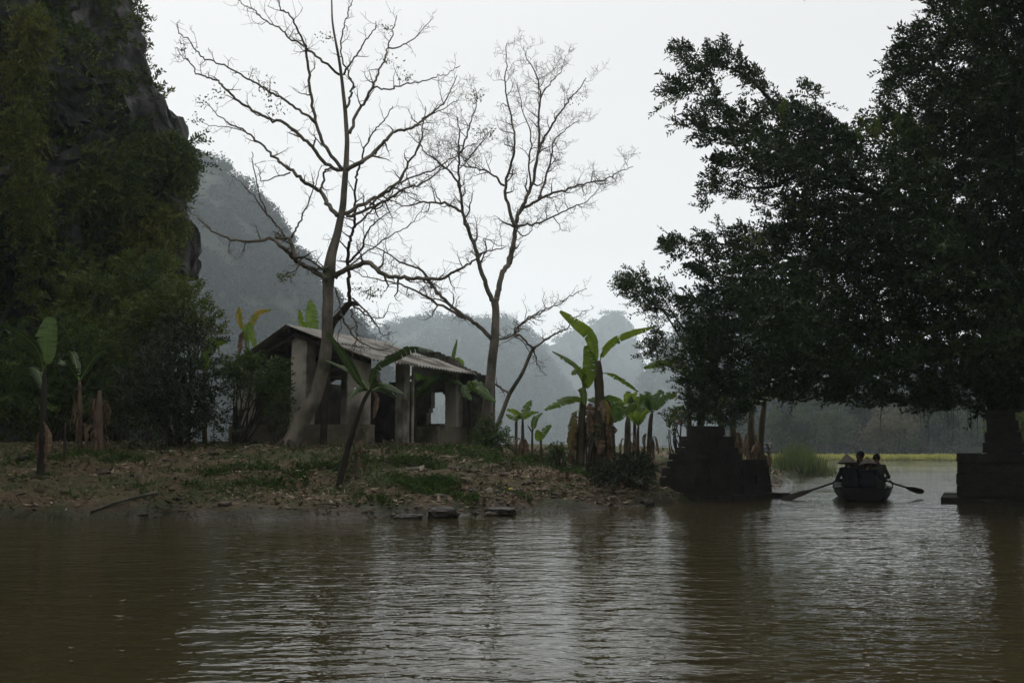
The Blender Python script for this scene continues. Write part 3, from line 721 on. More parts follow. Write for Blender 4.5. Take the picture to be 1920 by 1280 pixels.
# the dark stemmed one in front of the shelter
r_, p_, q_ = banana('banana plant on a dark slanting stem in front of the shelter', 635, 20.8, [(652,842),(668,790),(682,752),(696,728)], [6.2,5.6,4.8,4.3,3.6,2.8], mat='darkstem')
Yb = 20.9
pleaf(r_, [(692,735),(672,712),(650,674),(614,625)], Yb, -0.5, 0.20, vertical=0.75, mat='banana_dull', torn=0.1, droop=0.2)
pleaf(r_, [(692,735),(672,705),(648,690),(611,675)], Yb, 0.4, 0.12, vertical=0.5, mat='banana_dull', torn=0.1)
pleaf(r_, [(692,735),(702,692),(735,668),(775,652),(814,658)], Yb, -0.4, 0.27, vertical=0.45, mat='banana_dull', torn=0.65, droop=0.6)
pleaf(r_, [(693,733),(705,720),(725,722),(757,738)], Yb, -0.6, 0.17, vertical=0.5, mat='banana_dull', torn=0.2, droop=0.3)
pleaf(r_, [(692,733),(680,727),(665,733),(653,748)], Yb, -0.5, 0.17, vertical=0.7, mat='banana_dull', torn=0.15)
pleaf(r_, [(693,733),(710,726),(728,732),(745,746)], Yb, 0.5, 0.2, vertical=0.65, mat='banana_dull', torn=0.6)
pleaf(r_, [(696,733),(706,742),(705,762),(700,785)], Yb, -0.1, 0.12, vertical=0.9, mat='banana_dead', torn=0.7)
r_, p_, q_ = banana('short dead banana stem with curled brown leaves beside the slanting dark stem', 668, 21.4, [(668,850),(670,800),(672,775)], [3.4,3.0,2.6,1.6], mat='deadstem')
dry_skirt(r_, line_base(p_), 0.25, 1.1, 0.045, 12, w=0.10, lo=0.2, hi=0.45)

# around and behind the shelter
r_, p_, q_ = banana('banana plant behind the shelter ridge, one broad ragged upright leaf', 584, 37.0, [(584,700),(584,640)], [6,5,4,3])
pleaf(r_, [(584,650),(584,622),(584,592),(582,562)], 37, 0.1, 0.56, vertical=0.98, torn=0.75, droop=0.1)
pleaf(r_, [(580,650),(572,622),(566,604),(561,580)], 36.8, -0.2, 0.28, vertical=0.8, torn=0.05)
pleaf(r_, [(586,650),(600,630),(612,640),(616,660)], 36.8, 0.4, 0.35, vertical=0.6, torn=0.3)
r_, p_, q_ = banana('banana plant left of the shelter with a shrivelled orange brown leaf tip', 462, 31.0, [(463,740),(464,650)], [6,5,4,3])
pleaf(r_, [(463,668),(458,630),(450,600),(448,575)], 31, -0.2, 0.20, vertical=0.8, torn=0.2, mat='banana_yellow', petiole=0.55)
pleaf(r_, [(464,668),(470,608),(485,585),(508,580)], 31, 0.3, 0.28, vertical=0.8, torn=0.6, mat='banana_yellow', petiole=0.45)
pleaf(r_, [(462,650),(464,610),(472,630),(480,655)], 30.8, -0.4, 0.26, vertical=0.9, torn=0.3)
pleaf(r_, [(462,650),(458,622),(452,640),(448,668)], 30.8, 0.2, 0.22, vertical=0.8, torn=0.5, mat='banana_dead')
r_, p_, q_ = banana('banana plant with yellow green leaves between the dark bush and shelter', 384, 27.5, [(384,740),(384,690)], [5,4,3,2])
pleaf(r_, [(384,700),(387,665),(402,644),(427,640)], 27.5, -0.2, 0.36, vertical=0.75, torn=0.3)
pleaf(r_, [(384,700),(382,685),(388,675),(396,690)], 27.3, -0.3, 0.26, vertical=0.8, torn=0.2)
pleaf(r_, [(384,700),(372,680),(355,672),(335,680)], 27.6, 0.3, 0.3, vertical=0.5, torn=0.3, mat='banana_dark')
r_, p_, q_ = banana('banana plant growing inside the roofless end of the shelter', 776, 33.2, [(777,760),(779,735)], [5,4.5,4,3])
pleaf(r_, [(779,742),(805,715),(830,704),(866,720)], 32.4, -1.0, 0.4, vertical=0.5, torn=0.4, mat='banana_dark')
pleaf(r_, [(779,742),(795,712),(778,702),(755,712)], 32.6, -0.4, 0.4, vertical=0.5, torn=0.4, mat='banana_dark')
pleaf(r_, [(779,742),(795,735),(778,735),(760,748)], 32.2, -0.4, 0.34, vertical=0.8, torn=0.4, mat='banana_dark')
pleaf(r_, [(779,742),(800,722),(790,715),(775,730)], 32.0, -0.6, 0.36, vertical=0.8, torn=0.4, mat='banana_dark')
r_, p_, q_ = banana('banana plant with one narrow leaf standing above the ruined end wall', 847, 36.5, [(847,740),(847,700)], [5,4,3,2])
pleaf(r_, [(847,705),(847,680),(851,658),(857,636)], 36.5, 0.1, 0.3, vertical=0.8, torn=0.0, droop=0.7)
pleaf(r_, [(847,705),(852,680),(862,676),(870,690)], 36.5, 0.5, 0.34, vertical=0.7, torn=0.3)
r_, p_, q_ = banana('banana plant with dusty leaves drooping across the ruined end wall', 880, 31.3, [(880,790),(878,730)], [5,4,3.4,2.5], mat='darkstem')
pleaf(r_, [(878,735),(884,716),(903,724),(922,752)], 31.3, -0.5, 0.36, vertical=0.7, torn=0.4, mat='banana_dark')
pleaf(r_, [(878,735),(874,722),(872,735),(884,750)], 31.3, -0.5, 0.28, vertical=0.8, torn=0.3, mat='banana_dark')
pleaf(r_, [(878,735),(893,728),(910,738),(930,753)], 31.0, -0.5, 0.3, vertical=0.7, torn=0.5, mat='banana_dark')

# far left
r_, p_, q_ = banana('banana plant at far left with one upright pale green leaf', 78, 21.8, [(79,840),(81,780),(83,714),(84,690)], [7.5,6.5,6,5.5,4,3], mat='darkstem')
pleaf(r_, [(84,705),(84,670),(86,632),(96,594)], 21.8, 0.1, 0.50, vertical=0.97, torn=0.15, droop=0.15, mat='banana_pale', petiole=0.2, blunt=0.42)
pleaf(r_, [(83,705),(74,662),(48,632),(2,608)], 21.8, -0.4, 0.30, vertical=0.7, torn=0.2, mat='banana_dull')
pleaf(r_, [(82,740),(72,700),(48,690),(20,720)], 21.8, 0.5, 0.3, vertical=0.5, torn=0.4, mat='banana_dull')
pleaf(r_, [(82,790),(88,810),(88,845),(82,868)], 21.6, -0.1, 0.2, vertical=0.9, torn=0.6, mat='banana_dead')
pleaf(r_, [(80,800),(74,815),(70,840),(72,870)], 21.9, 0.1, 0.14, vertical=0.9, torn=0.6, mat='banana_dead')
r_, p_, q_ = banana('dry pinkish banana trunk with ragged skirt at the left', 184, 24.5, [(184,790),(186,760),(187,732)], [12,9,6,3], mat='deadstem')
dry_skirt(r_, line_base(p_), 0.35, 1.4, 0.10, 22, w=0.11, lo=0.2, hi=0.45)
r_, p_, q_ = banana('slim grey banana trunk left of the dry pinkish trunk', 150, 25.0, [(150,770),(149,715)], [5,4.5,4,3], mat='deadstem')
dry_skirt(r_, line_base(p_), 0.5, 1.5, 0.05, 8, w=0.09)
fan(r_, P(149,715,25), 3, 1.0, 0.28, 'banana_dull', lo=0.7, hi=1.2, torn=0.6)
# behind the left pier
r_, p_, q_ = banana('banana plant with pale striped leaf reaching left under the leafy tree', 1292, 32.0, [(1292,780),(1290,720)], [6,5,4,3])
pleaf(r_, [(1290,725),(1283,690),(1255,677),(1207,690)], 32, -0.6, 0.34, vertical=0.6, torn=0.3)
pleaf(r_, [(1290,725),(1300,700),(1325,700),(1350,725)], 32, 0.3, 0.34, vertical=0.6, torn=0.3)
pleaf(r_, [(1290,770),(1320,760),(1345,772),(1358,805)], 31, -0.4, 0.5, vertical=0.8, torn=0.3, mat='banana_dark')
pleaf(r_, [(1290,770),(1275,765),(1262,780),(1255,800)], 31.5, -0.4, 0.2, vertical=0.8, torn=0.3)
pleaf(r_, [(1288,745),(1270,735),(1262,742),(1254,748)], 31.5, -0.2, 0.18, vertical=0.9, torn=0.1, petiole=0.5)
for lab, px, Y, st, rp in (
    ('stout banana trunk behind the left pier, middle of three', 1408, 35.0, [(1408,800),(1410,760)], [8,7.5,6.5,5]),
    ('slanting banana trunk behind the left pier, beside the blue sign', 1424, 34.0, [(1428,800),(1434,755)], [7,6,5.5,4]),
    ('short banana trunk close behind the top step of the left pier', 1374, 32.5, [(1374,790),(1376,765)], [7,6,5,4])):
    r_, p_, q_ = banana(lab, px, Y, st, rp, mat='pseudostem')
    fan(r_, p_[-1], 6, 1.2, 0.32, 'banana_dark', lo=0.1, hi=1.0, torn=0.7)
    dry_skirt(r_, line_base(p_), 0.5, 1.5, 0.13, 18, w=0.16)

# ------------------------------------------------------------------ the ruined shelter
HA = np.array([-6.25, 28.3]); HU = np.array([0.42, 0.907]); HV = np.array([0.907, -0.42])
def hf(v):                                   # (b across, a along, z) -> world
    v = np.asarray(v, float)
    xy = HA + v[...,1:2]*HU + v[...,0:1]*HV
    return np.concatenate([xy, v[...,2:3]], -1)
hl = hf(np.array([0.3,3.0,0]))
house = empty('open_shelter', (hl[0], hl[1], 1.25), 'derelict open sided shelter with corrugated gable roof and concrete pillars', 'shelter')
ZR, ZE, ZEL = 4.71, 3.68, 3.48
def pillar(b0, b1, a0, a1, z0, z1):
    g = Geo(); n = 7
    zs = np.linspace(z0, z1, n)
    for i in range(n-1):
        j = rng.uniform(-0.006, 0.006, 4)
        g.box((b0+j[0], a0+j[1], zs[i]), (b1+j[2], a1+j[3], zs[i+1]), frame=hf)
    g.build('pillar', M['plaster'], house)
pillar(-0.1,0.43,0.06,0.5,1.2,4.42)
pillar(1.8,2.25,0.1,0.6,1.9,3.78)
pillar(1.92,2.22,2.45,2.78,1.2,3.78)
pillar(1.96,2.36,5.46,5.92,1.2,3.76)
pillar(-2.1,-1.7,0.1,0.5,1.2,3.5)
pillar(0.0,0.36,2.4,2.75,1.2,4.3)
Geo().tube([hf(np.array([2.35,2.74,1.1])), hf(np.array([2.35,2.74,3.7]))], 0.045, 8).build('post', M['plaster'], house)
Geo().box((-2.2,-0.05,0.9),(2.32,0.72,1.93), frame=hf).build('plinth', M['plinth'], house)
Geo().box((1.74,4.05,0.9),(2.5,5.98,1.95), frame=hf).box((2.35,5.99,1.45),(2.75,6.2,1.72), frame=hf).build('plinth', M['plinth'], house)
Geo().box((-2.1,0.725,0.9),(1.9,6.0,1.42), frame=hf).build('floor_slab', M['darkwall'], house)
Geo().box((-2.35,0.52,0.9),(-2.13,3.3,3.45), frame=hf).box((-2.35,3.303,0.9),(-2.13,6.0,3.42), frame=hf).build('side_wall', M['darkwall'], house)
# end wall with a broken doorway, built from stone-sized pieces so every edge is ragged
g = Geo(); cs = 0.075
for bi in np.arange(-2.1, 3.3, cs):
    for zi in np.arange(0.95, 4.6, cs):
        n_ = 0.10*float(vnoise(np.array([bi*2.3, zi*2.3, 1.7]))) + 0.05*float(vnoise(np.array([bi*6, zi*6, 4.2])))
        top = np.interp(bi, [-2.1,-1.15,-1.0,0.36,0.5,1.2,1.9,2.5,3.25], [3.6,4.0,3.35,3.45,4.58,4.40,4.10,3.76,3.44]) + n_*0.9
        if zi > top: continue
        if 0.92+n_*3.0 < bi < 1.95+n_*0.8 and 1.98+n_ < zi < 3.14+n_*1.5 - 0.3*abs(bi-1.3): continue
        j = rng.uniform(0, 0.03)
        g.box((bi, 6.02-j, zi), (bi+cs+0.001, 6.27+j, zi+cs+0.001), frame=hf)
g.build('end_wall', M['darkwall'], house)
def slope(a0, a1, b0, z0, b1, z1, name, lift=0.0, ragged=0.0):
    na = int((a1-a0)/0.177*8); nb = 7
    a = np.linspace(a0, a1, na); t = np.linspace(0, 1, nb)
    A_, Tt = np.meshgrid(a, t)
    sheet = np.floor((A_-a0)/0.89); jit = (np.sin(sheet*12.9898+b1*3)*43758.5453 % 1.0)
    B_ = b0+(b1-b0)*(Tt + (Tt > 0.9)*0.03*(jit-0.5)) ; Z_ = z0+(z1-z0)*Tt + 0.030*np.cos(2*np.pi*A_/0.177) + lift + 0.018*jit - 0.025*np.sin(np.pi*Tt)*jit
    if ragged: B_ = B_ + ragged*(Tt < 0.1)*(jit-0.2)
    up = hf(np.stack([B_, A_, Z_], -1)); dn = up - UP*0.010
    i = np.arange(na*nb).reshape(nb, na)
    q = np.stack([i[:-1,:-1], i[1:,:-1], i[1:,1:], i[:-1,1:]], -1).reshape(-1,4)
    gg = Geo(); gg.add(up.reshape(-1,3), q); gg.add(dn.reshape(-1,3), q[:,::-1])
    for e in (i[0], i[-1], i[:,0], i[:,-1]):
        u_, d_ = up.reshape(-1,3)[e], dn.reshape(-1,3)[e]; k = np.arange(len(e)-1); m_ = len(e)
        gg.add(np.vstack([u_, d_]), np.stack([k, k+1, k+1+m_, k+m_], -1))
    return gg.build(name, M['roof'], house, smooth=False)
zmid = lambda b: ZR + (ZE-ZR)*b/2.85
slope(-0.38, 4.95, -0.02, ZR, 1.55, zmid(1.55), 'roof_sheets', lift=0.03)
slope(-0.36, 6.1, 1.38, zmid(1.38), 2.85, ZE, 'roof_sheets', lift=-0.02, ragged=0.12)
slope(-0.38, 5.2, 0.0, ZR, -2.36, ZEL, 'roof_sheets', lift=0.0)
def beam(p0, p1, r=0.055): Geo().tube([hf(np.array(p0)), hf(np.array(p1))], r, 6).build('beam', M['timber'], house)
beam((0,-0.2,ZR-0.12),(0,6.0,ZR-0.12)); beam((2.0,-0.2,3.85),(2.0,6.05,3.85),0.07); beam((-1.9,-0.2,3.62),(-1.9,6.0,3.62))
beam((0.05,0.0,ZR-0.2),(2.6,0.0,3.62),0.06); beam((0.0,0.0,ZR-0.26),(-2.2,0.0,3.42),0.06); beam((1.0,-0.2,4.22),(1.0,6.0,4.22)); beam((-1.0,-0.2,4.05),(-1.0,5.2,4.05))

# ------------------------------------------------------------------ stone piers
def pier(name, label, C, e1, e2, plinth, courses, upper, group):
    e1 = np.array(e1); e2 = np.array(e2); C = np.array(C)
    fr = lambda v: np.concatenate([C + np.asarray(v)[...,0:1]*e1 + np.asarray(v)[...,1:2]*e2, np.asarray(v)[...,2:3]], -1)
    c0 = fr(np.array([1.2,0.6,0.0]))
    root = empty(name, (c0[0], c0[1], 0), label, 'stone pier', group)
    def rows(nm, s0, s1, t0, t1, z0, z1):
        g = Geo(); k = max(1, int(round((s1-s0)/0.62))); cut = np.linspace(s0, s1, k+1)
        cut[1:-1] += rng.uniform(-0.1,0.1,k-1)
        for i in range(k):
            j = rng.uniform(-0.028,0.028,3)
            tm = t0+(t1-t0)*rng.uniform(0.35,0.65)
            for (ta, tb) in ((t0+j[0], tm), (tm+0.002, t1+j[1])):
                g.box((cut[i]+(0.003 if i else j[2]), ta, z0+0.002), (cut[i+1]-0.003, tb, z1-rng.uniform(0.0,0.022)), frame=fr, taper=rng.uniform(0.006,0.02))
        g.box((s0+0.06, t0+0.06, z0-0.03), (s1-0.06, t1-0.06, z1-0.03), frame=fr)
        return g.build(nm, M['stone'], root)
    rows('footing', *plinth)
    for c in courses: rows('stone_course', *c)
    for c in upper: rows('cap_course', *c)
    return root
GP = 'stone piers either side of the boat'
zt = [0.13,0.355,0.58,0.81,0.985]; tt = [1.27,1.14,1.055,0.93,0.88]; s1_ = [3.10,3.05,3.0,2.95,2.9]
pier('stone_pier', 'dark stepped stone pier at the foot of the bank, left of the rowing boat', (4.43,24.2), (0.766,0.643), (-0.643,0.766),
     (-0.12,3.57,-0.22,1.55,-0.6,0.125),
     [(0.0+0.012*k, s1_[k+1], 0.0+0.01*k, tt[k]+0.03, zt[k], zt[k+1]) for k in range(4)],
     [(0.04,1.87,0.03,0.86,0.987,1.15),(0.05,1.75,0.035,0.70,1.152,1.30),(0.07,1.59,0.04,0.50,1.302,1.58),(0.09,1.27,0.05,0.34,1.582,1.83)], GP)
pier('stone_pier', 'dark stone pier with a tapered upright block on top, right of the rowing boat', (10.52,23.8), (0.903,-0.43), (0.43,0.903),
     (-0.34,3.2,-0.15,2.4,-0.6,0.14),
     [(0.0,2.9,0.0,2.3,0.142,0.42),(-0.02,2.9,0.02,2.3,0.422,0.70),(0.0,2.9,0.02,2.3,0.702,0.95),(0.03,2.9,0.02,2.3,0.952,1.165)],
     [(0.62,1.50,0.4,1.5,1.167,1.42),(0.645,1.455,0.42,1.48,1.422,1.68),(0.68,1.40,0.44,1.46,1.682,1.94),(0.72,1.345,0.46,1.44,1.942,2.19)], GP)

# ------------------------------------------------------------------ boat, oars, people
BX, BY, BR = 8.52, 24.3, R(-17)
cb, sb = math.cos(BR), math.sin(BR)
def bf(v):
    v = np.asarray(v, float)
    return np.stack([BX + v[...,0]*cb - v[...,1]*sb, BY + v[...,0]*sb + v[...,1]*cb, v[...,2]], -1)
boat = empty('rowing_boat', (BX, BY, 0), 'black wooden rowing boat seen from its stern between the stone piers', 'rowing boat')
ys = np.array([0,0.25,0.7,1.4,2.2,3.0,3.8,4.4,4.9]); hb = np.array([0.52,0.60,0.67,0.71,0.71,0.66,0.52,0.32,0.07])
gz = np.array([0.32,0.30,0.285,0.275,0.27,0.285,0.33,0.40,0.48]); bz = np.array([0.02,-0.05,-0.09,-0.11,-0.11,-0.10,-0.05,0.05,0.25])
st = []
for y, b, gzz, z in zip(ys, hb, gz, bz):
    o_ = [(b,gzz),(b*0.93,gzz*0.5),(b*0.72,z+0.02),(0,z),(-b*0.72,z+0.02),(-b*0.93,gzz*0.5),(-b,gzz)]
    i_ = [(-b+0.03,gzz),(-b*0.93+0.03,gzz*0.5+0.02),(-b*0.70+0.02,z+0.05),(0,z+0.03),(b*0.70-0.02,z+0.05),(b*0.93-0.03,gzz*0.5+0.02),(b-0.03,gzz)]
    st.append([(x, y, zz) for x, zz in o_+i_])
st = np.array(st); ns, npf = st.shape[:2]
ii = np.arange(ns*npf).reshape(ns, npf); nxt = np.roll(ii, -1, axis=1)
g = Geo().add(bf(st.reshape(-1,3)), np.stack([ii[:-1], ii[1:], nxt[1:], nxt[:-1]], -1).reshape(-1,4))
g.add(bf(st[0,:7]), [[0,1,2],[0,2,3],[0,3,6],[6,3,4],[6,4,5]])
g.build('hull', M['boat'], boat)
for sgn in (1,-1):
    rim = np.stack([sgn*(hb-0.012), ys, gz+0.012], -1)
    Geo().tube(smooth_line(bf(rim), 4), 0.026, 6).build('gunwale', M['boatwood'], boat, smooth=True)
    Geo().tube(bf(np.array([[sgn*0.69,0.95,0.27],[sgn*0.70,0.95,0.44]])), 0.016, 6).tube(bf(np.array([[sgn*0.70,0.95,0.43],[sgn*0.62,0.98,0.50]])), 0.012, 5).build('oarlock', M['boat'], boat)
for y in (0.45,1.15,2.0,2.8):
    w = float(np.interp(y, ys, hb))*0.93
    Geo().box((-w,y-0.12,0.225),(w,y+0.12,0.255), frame=bf).build('thwart', M['boatwood'], boat)
# low bamboo mat edge along the right side, the pale strip seen inside the hull
Geo().box((0.36,0.15,0.258),(0.56,0.85,0.285), frame=bf).build('mat', M['straw'], boat)

def oar(label, inner, pivot, tip):
    inner, pivot, tip = map(np.array, (inner, pivot, tip))
    root = empty('oar', pivot, label, 'oar', 'oars of the rowing boat')
    d = norm(tip-pivot); L = np.linalg.norm(tip-pivot)
    q = pivot + d*(L*0.42)
    Geo().tube([inner, pivot, q, pivot+d*L*0.6], [0.02,0.024,0.024,0.018], 8).build('shaft', M['oar'], root, smooth=True)
    side = norm(np.cross(d, UP)); nn = np.cross(side, d); up_ = norm(nn*0.8+side*0.6)
    t = np.linspace(0,1,8); w = np.interp(t, [0,0.25,0.8,1], [0.025,0.065,0.085,0.05])
    c = q[None]+(tip-q)[None]*t[:,None]; th = np.cross(d, up_)
    ring = np.stack([c+up_*w[:,None], c+th*0.012, c-up_*w[:,None], c-th*0.012], 1)
    i = np.arange(7)[:,None]*4; j = np.arange(4)[None]; k = (j+1) % 4
    g = Geo().add(ring.reshape(-1,3), np.stack([i+j,i+k,i+4+k,i+4+j],-1).reshape(-1,4)); g.add(ring[-1], [[0,1,2,3]])
    g.build('blade', M['oar'], root)
pivL, pivR = bf(np.array([-0.72,0.95,0.40])), bf(np.array([0.72,0.95,0.40]))
hL, hR = bf(np.array([-0.40,1.02,0.55])), bf(np.array([0.40,1.02,0.55]))
tL = P(1466,934,24.9); tL[2] = 0.0; tR = P(1731,916,26.0); tR[2] = 0.14
oar('oar on the left of the boat, blade tip dipping in the water', hL, pivL, tL)
oar('oar on the right of the boat, blade held just above the water', hR, pivR, tR)

def capsule(p, q, r0, r1, sx=1.0, n=14):
    """closed tapered capsule as rings"""
    p, q = np.array(p, float), np.array(q, float); d = q-p; L = max(np.linalg.norm(d), 1e-4); d = d/L
    a = norm(np.cross(d, [0.13,0.97,0.21])) if abs(d[1]) < 0.9 else norm(np.cross(d, [0.97,0.1,0.2])); b = np.cross(d, a)
    rows = []
    for th in np.linspace(-np.pi/2, 0, 6)[1:]: rows.append((p + d*r0*math.sin(th), r0*math.cos(th)))
    for th in np.linspace(0, np.pi/2, 6)[:-1]: rows.append((q + d*r1*math.sin(th), r1*math.cos(th)))
    ang = np.linspace(0, 2*np.pi, n, endpoint=False)
    V = np.array([c + r*(np.cos(t)*a+np.sin(t)*b) for c, r in rows for t in ang])
    V = np.vstack([V, p-d*r0, q+d*r1])
    m = len(rows); F_ = []
    for i in range(m-1):
        for j in range(n):
            k = (j+1) % n; F_.append([i*n+j, i*n+k, (i+1)*n+k, (i+1)*n+j])
    T_ = [[m*n, k, j] for j, k in ((j, (j+1) % n) for j in range(n))] + [[m*n+1, (m-1)*n+j, (m-1)*n+(j+1) % n] for j in range(n)]
    return V, F_, T_

def person(label, pos, head, shoulders, hands, cloth, hat=None, lean=0.0, twist=0.0, face=0.0, trousers='cloth_black', shw=0.17, hairless=False):
    """seated figure; all coordinates in the boat's frame. pos: seat point, head: head centre, hands: (left, right)"""
    pos, head = np.array(pos, float), np.array(head, float)
    segs = []                                             # (p, q, r0, r1, material)
    pelvis = pos + [0,0,0.10]; sh = np.array(shoulders, float)
    ax = np.array([math.cos(twist), math.sin(twist), 0]); fw = np.array([-math.sin(twist), math.cos(twist), 0])
    C_, S_, H_, Tm = 1, 0, 0, 2
    for o in (-0.075, 0.0, 0.075):
        segs.append((pelvis+ax*o, pelvis*0.5+sh*0.5+ax*o*0.9, 0.135, 0.115, C_)); segs.append((pelvis*0.5+sh*0.5+ax*o*0.9-[0,0,0], sh+ax*o*1.2-[0,0,0.07], 0.118, 0.105, C_))
    segs.append((sh-ax*shw, sh+ax*shw, 0.072, 0.072, C_))
    nk = head - [0,0,0.09]
    segs.append((sh-ax*0.07+[0,0,0.02], nk, 0.06, 0.05, C_)); segs.append((sh+ax*0.07+[0,0,0.02], nk, 0.06, 0.05, C_))
    segs.append((sh+[0,0,0.03], head-[0,0,0.06], 0.056, 0.05, S_))
    fd = np.array([-math.sin(twist+face), math.cos(twist+face), 0]); fs = np.array([fd[1], -fd[0], 0])
    segs += [(head-[0,0,0.01]-fd*0.012, head+[0,0,0.035]-fd*0.012, 0.086, 0.084, S_), (head+fd*0.03-[0,0,0.05], head+fd*0.03+[0,0,0.02], 0.058, 0.066, S_),
             (head+fd*0.055-[0,0,0.085], head+fd*0.05-[0,0,0.06], 0.03, 0.035, S_),                        # chin
             (head+fd*0.088+[0,0,0.012], head+fd*0.108-[0,0,0.02], 0.009, 0.014, S_),                        # nose
             (head+fd*0.082-[0,0,0.05], head+fd*0.084-[0,0,0.058], 0.014, 0.014, S_),                        # lips
             (head+fd*0.078+fs*0.03+[0,0,0.022], head+fd*0.078-fs*0.03+[0,0,0.022], 0.016, 0.016, S_)]       # brow
    for e in (1,-1): segs.append((head+fs*0.083*e+[0,0,0.015], head+fs*0.088*e-[0,0,0.02], 0.016, 0.011, S_))  # ears
    for e, hand in ((-1, hands[0]), (1, hands[1])):
        hand = np.array(hand, float); s0 = sh+ax*shw*e
        mid = (s0+hand)/2; dd = hand-s0; L = np.linalg.norm(dd); up_len = 0.30; h = math.sqrt(max(0.0, up_len**2-(L/2)**2))
        out = norm(np.array([ax[0]*e*0.8, ax[1]*e*0.8-0.25, -0.7])); out = norm(out - norm(dd)*np.dot(out, norm(dd)))
        el = mid+out*h; wr = el+(hand-el)*0.88
        segs.append((s0, el, 0.060, 0.046, C_)); segs.append((el, wr, 0.047, 0.033, C_))
        hd = norm(hand-el); sd = norm(np.cross(hd, UP)+1e-4); dn = norm(np.cross(sd, hd))
        if dn[2] > 0: dn = -dn
        pal = wr+hd*0.05; segs.append((wr, pal+hd*0.02, 0.026, 0.030, S_)); segs.append((pal+sd*0.02, pal-sd*0.02, 0.022, 0.022, S_))
        for fi, fl in zip((-1.5,-0.5,0.5,1.5), (0.028,0.034,0.037,0.032)):
            b0 = pal+hd*0.045+sd*0.018*fi; b1 = b0+hd*fl*0.7+dn*0.014; b2 = b1+dn*fl*0.8+hd*0.004; b3 = b2+dn*0.010-hd*fl*0.55
            segs += [(b0,b1,0.0095,0.009,S_),(b1,b2,0.009,0.0085,S_),(b2,b3,0.0085,0.008,S_)]
        th0 = pal-hd*0.012+sd*0.026*(-e); th1 = th0+hd*0.025+sd*0.02*(-e)+dn*0.008; th2 = th1+hd*0.018+dn*0.022
        segs += [(th0,th1,0.012,0.0105,S_),(th1,th2,0.0105,0.009,S_)]
        hip = pelvis+ax*0.09*e-[0,0,0.01]; kn = hip+fw*0.40+ax*0.05*e+[0,0,0.09]; an = kn+fw*0.10-[0,0,0.40]; an[2] = max(an[2], 0.03)
        segs += [(hip,kn,0.088,0.062,Tm),(kn,an,0.06,0.042,Tm),(an,an+fw*0.16-[0,0,0.01],0.038,0.032,S_)]
    g = Geo()
    for p, q, r0, r1, mi in segs:
        V, F_, T_ = capsule(p, q, r0, r1)
        n0 = g.n; g.v.append(bf(V)); g.n += len(V)
        g.f.append(np.array(F_)+n0); g.m.append(np.zeros(len(F_), np.int32)); g.f.append(np.array(T_)+n0); g.m.append(np.zeros(len(T_), np.int32))
    w0 = bf(pos)
    root = empty('person', w0, label, 'person')
    mats = [M['skin'], M[cloth], M[trousers]]
    tmp = g.build('body', mats, root)
    md = tmp.modifiers.new('r', 'REMESH'); md.mode = 'VOXEL'; md.voxel_size = 0.0075; md.use_smooth_shade = True
    sm_ = tmp.modifiers.new('s', 'SMOOTH'); sm_.factor = 0.5; sm_.iterations = 3
    dg = bpy.context.evaluated_depsgraph_get()
    me = bpy.data.meshes.new_from_object(tmp.evaluated_get(dg)); old = tmp.data
    tmp.modifiers.clear(); tmp.data = me; bpy.data.meshes.remove(old)
    me.materials.clear()
    for m in mats: me.materials.append(m)
    npl = len(me.polygons); c = np.zeros(npl*3); me.polygons.foreach_get('center', c); c = c.reshape(-1,3)+np.array(w0)
    best = np.full(npl, 1e9); which = np.zeros(npl, np.int32)
    for p, q, r0, r1, mi in segs:
        a, b = bf(np.array(p)), bf(np.array(q)); ab = b-a; t = np.clip(((c-a)@ab)/max(ab@ab,1e-9), 0, 1)
        d = np.linalg.norm(c-a-t[:,None]*ab, axis=1)-(r0+(r1-r0)*t)
        k = d < best; best[k] = d[k]; which[k] = mi
    me.polygons.foreach_set('material_index', which); me.polygons.foreach_set('use_smooth', np.ones(npl, bool)); me.update()
    hw = bf(head); fdw = norm(bf(head+fd)-hw)
    if not hairless:                                          # hair: a shell over the back and top of the skull
        th = np.linspace(0, np.pi*0.66, 10); ph = np.linspace(0, 2*np.pi, 20, endpoint=False)
        V = []
        for t in th:
            for f in ph:
                n_ = np.array([math.sin(t)*math.cos(f), math.sin(t)*math.sin(f), math.cos(t)])
                k = n_@fdw
                rr = 0.099 + 0.004*math.sin(9*f) - 0.02*max(0,k)*(t > 1.0) - 0.03*max(0,k-0.35)*(t > 1.15)
                V.append(hw + n_*rr*np.array([0.93,0.93,1.05]) - fdw*0.014 + UP*0.02)
        i = np.arange(9)[:,None]*20; j = np.arange(20)[None]; k = (j+1) % 20
        gh = Geo().add(np.array(V), np.stack([i+j,i+k,i+20+k,i+20+j],-1).reshape(-1,4)); gh.build('hair', M['hair'], root, smooth=True)
    if hat == 'cone':
        gh = Geo(); ang = np.linspace(0, 2*np.pi, 36, endpoint=False); V = []
        tilt = Matrix.Rotation(lean, 3, 'X') if lean else Matrix.Identity(3)
        prof = [(0.0,0.25),(0.03,0.215),(0.11,0.133),(0.19,0.052),(0.246,0.0),(0.24,-0.006),(0.18,0.042),(0.10,0.122),(0.02,0.20)]
        for r_1, z_1 in prof:
            for a in ang:
                v = tilt @ Vector((r_1*math.cos(a), r_1*math.sin(a), z_1)); V.append(hw-UP*0.04+np.array(v))
        i = np.arange(len(prof)-1)[:,None]*36; j = np.arange(36)[None]; k = (j+1) % 36
        gh.add(np.array(V), np.stack([i+j,i+k,i+36+k,i+36+j],-1).reshape(-1,4)); gh.build('conical_hat', M['straw'], root, smooth=False)
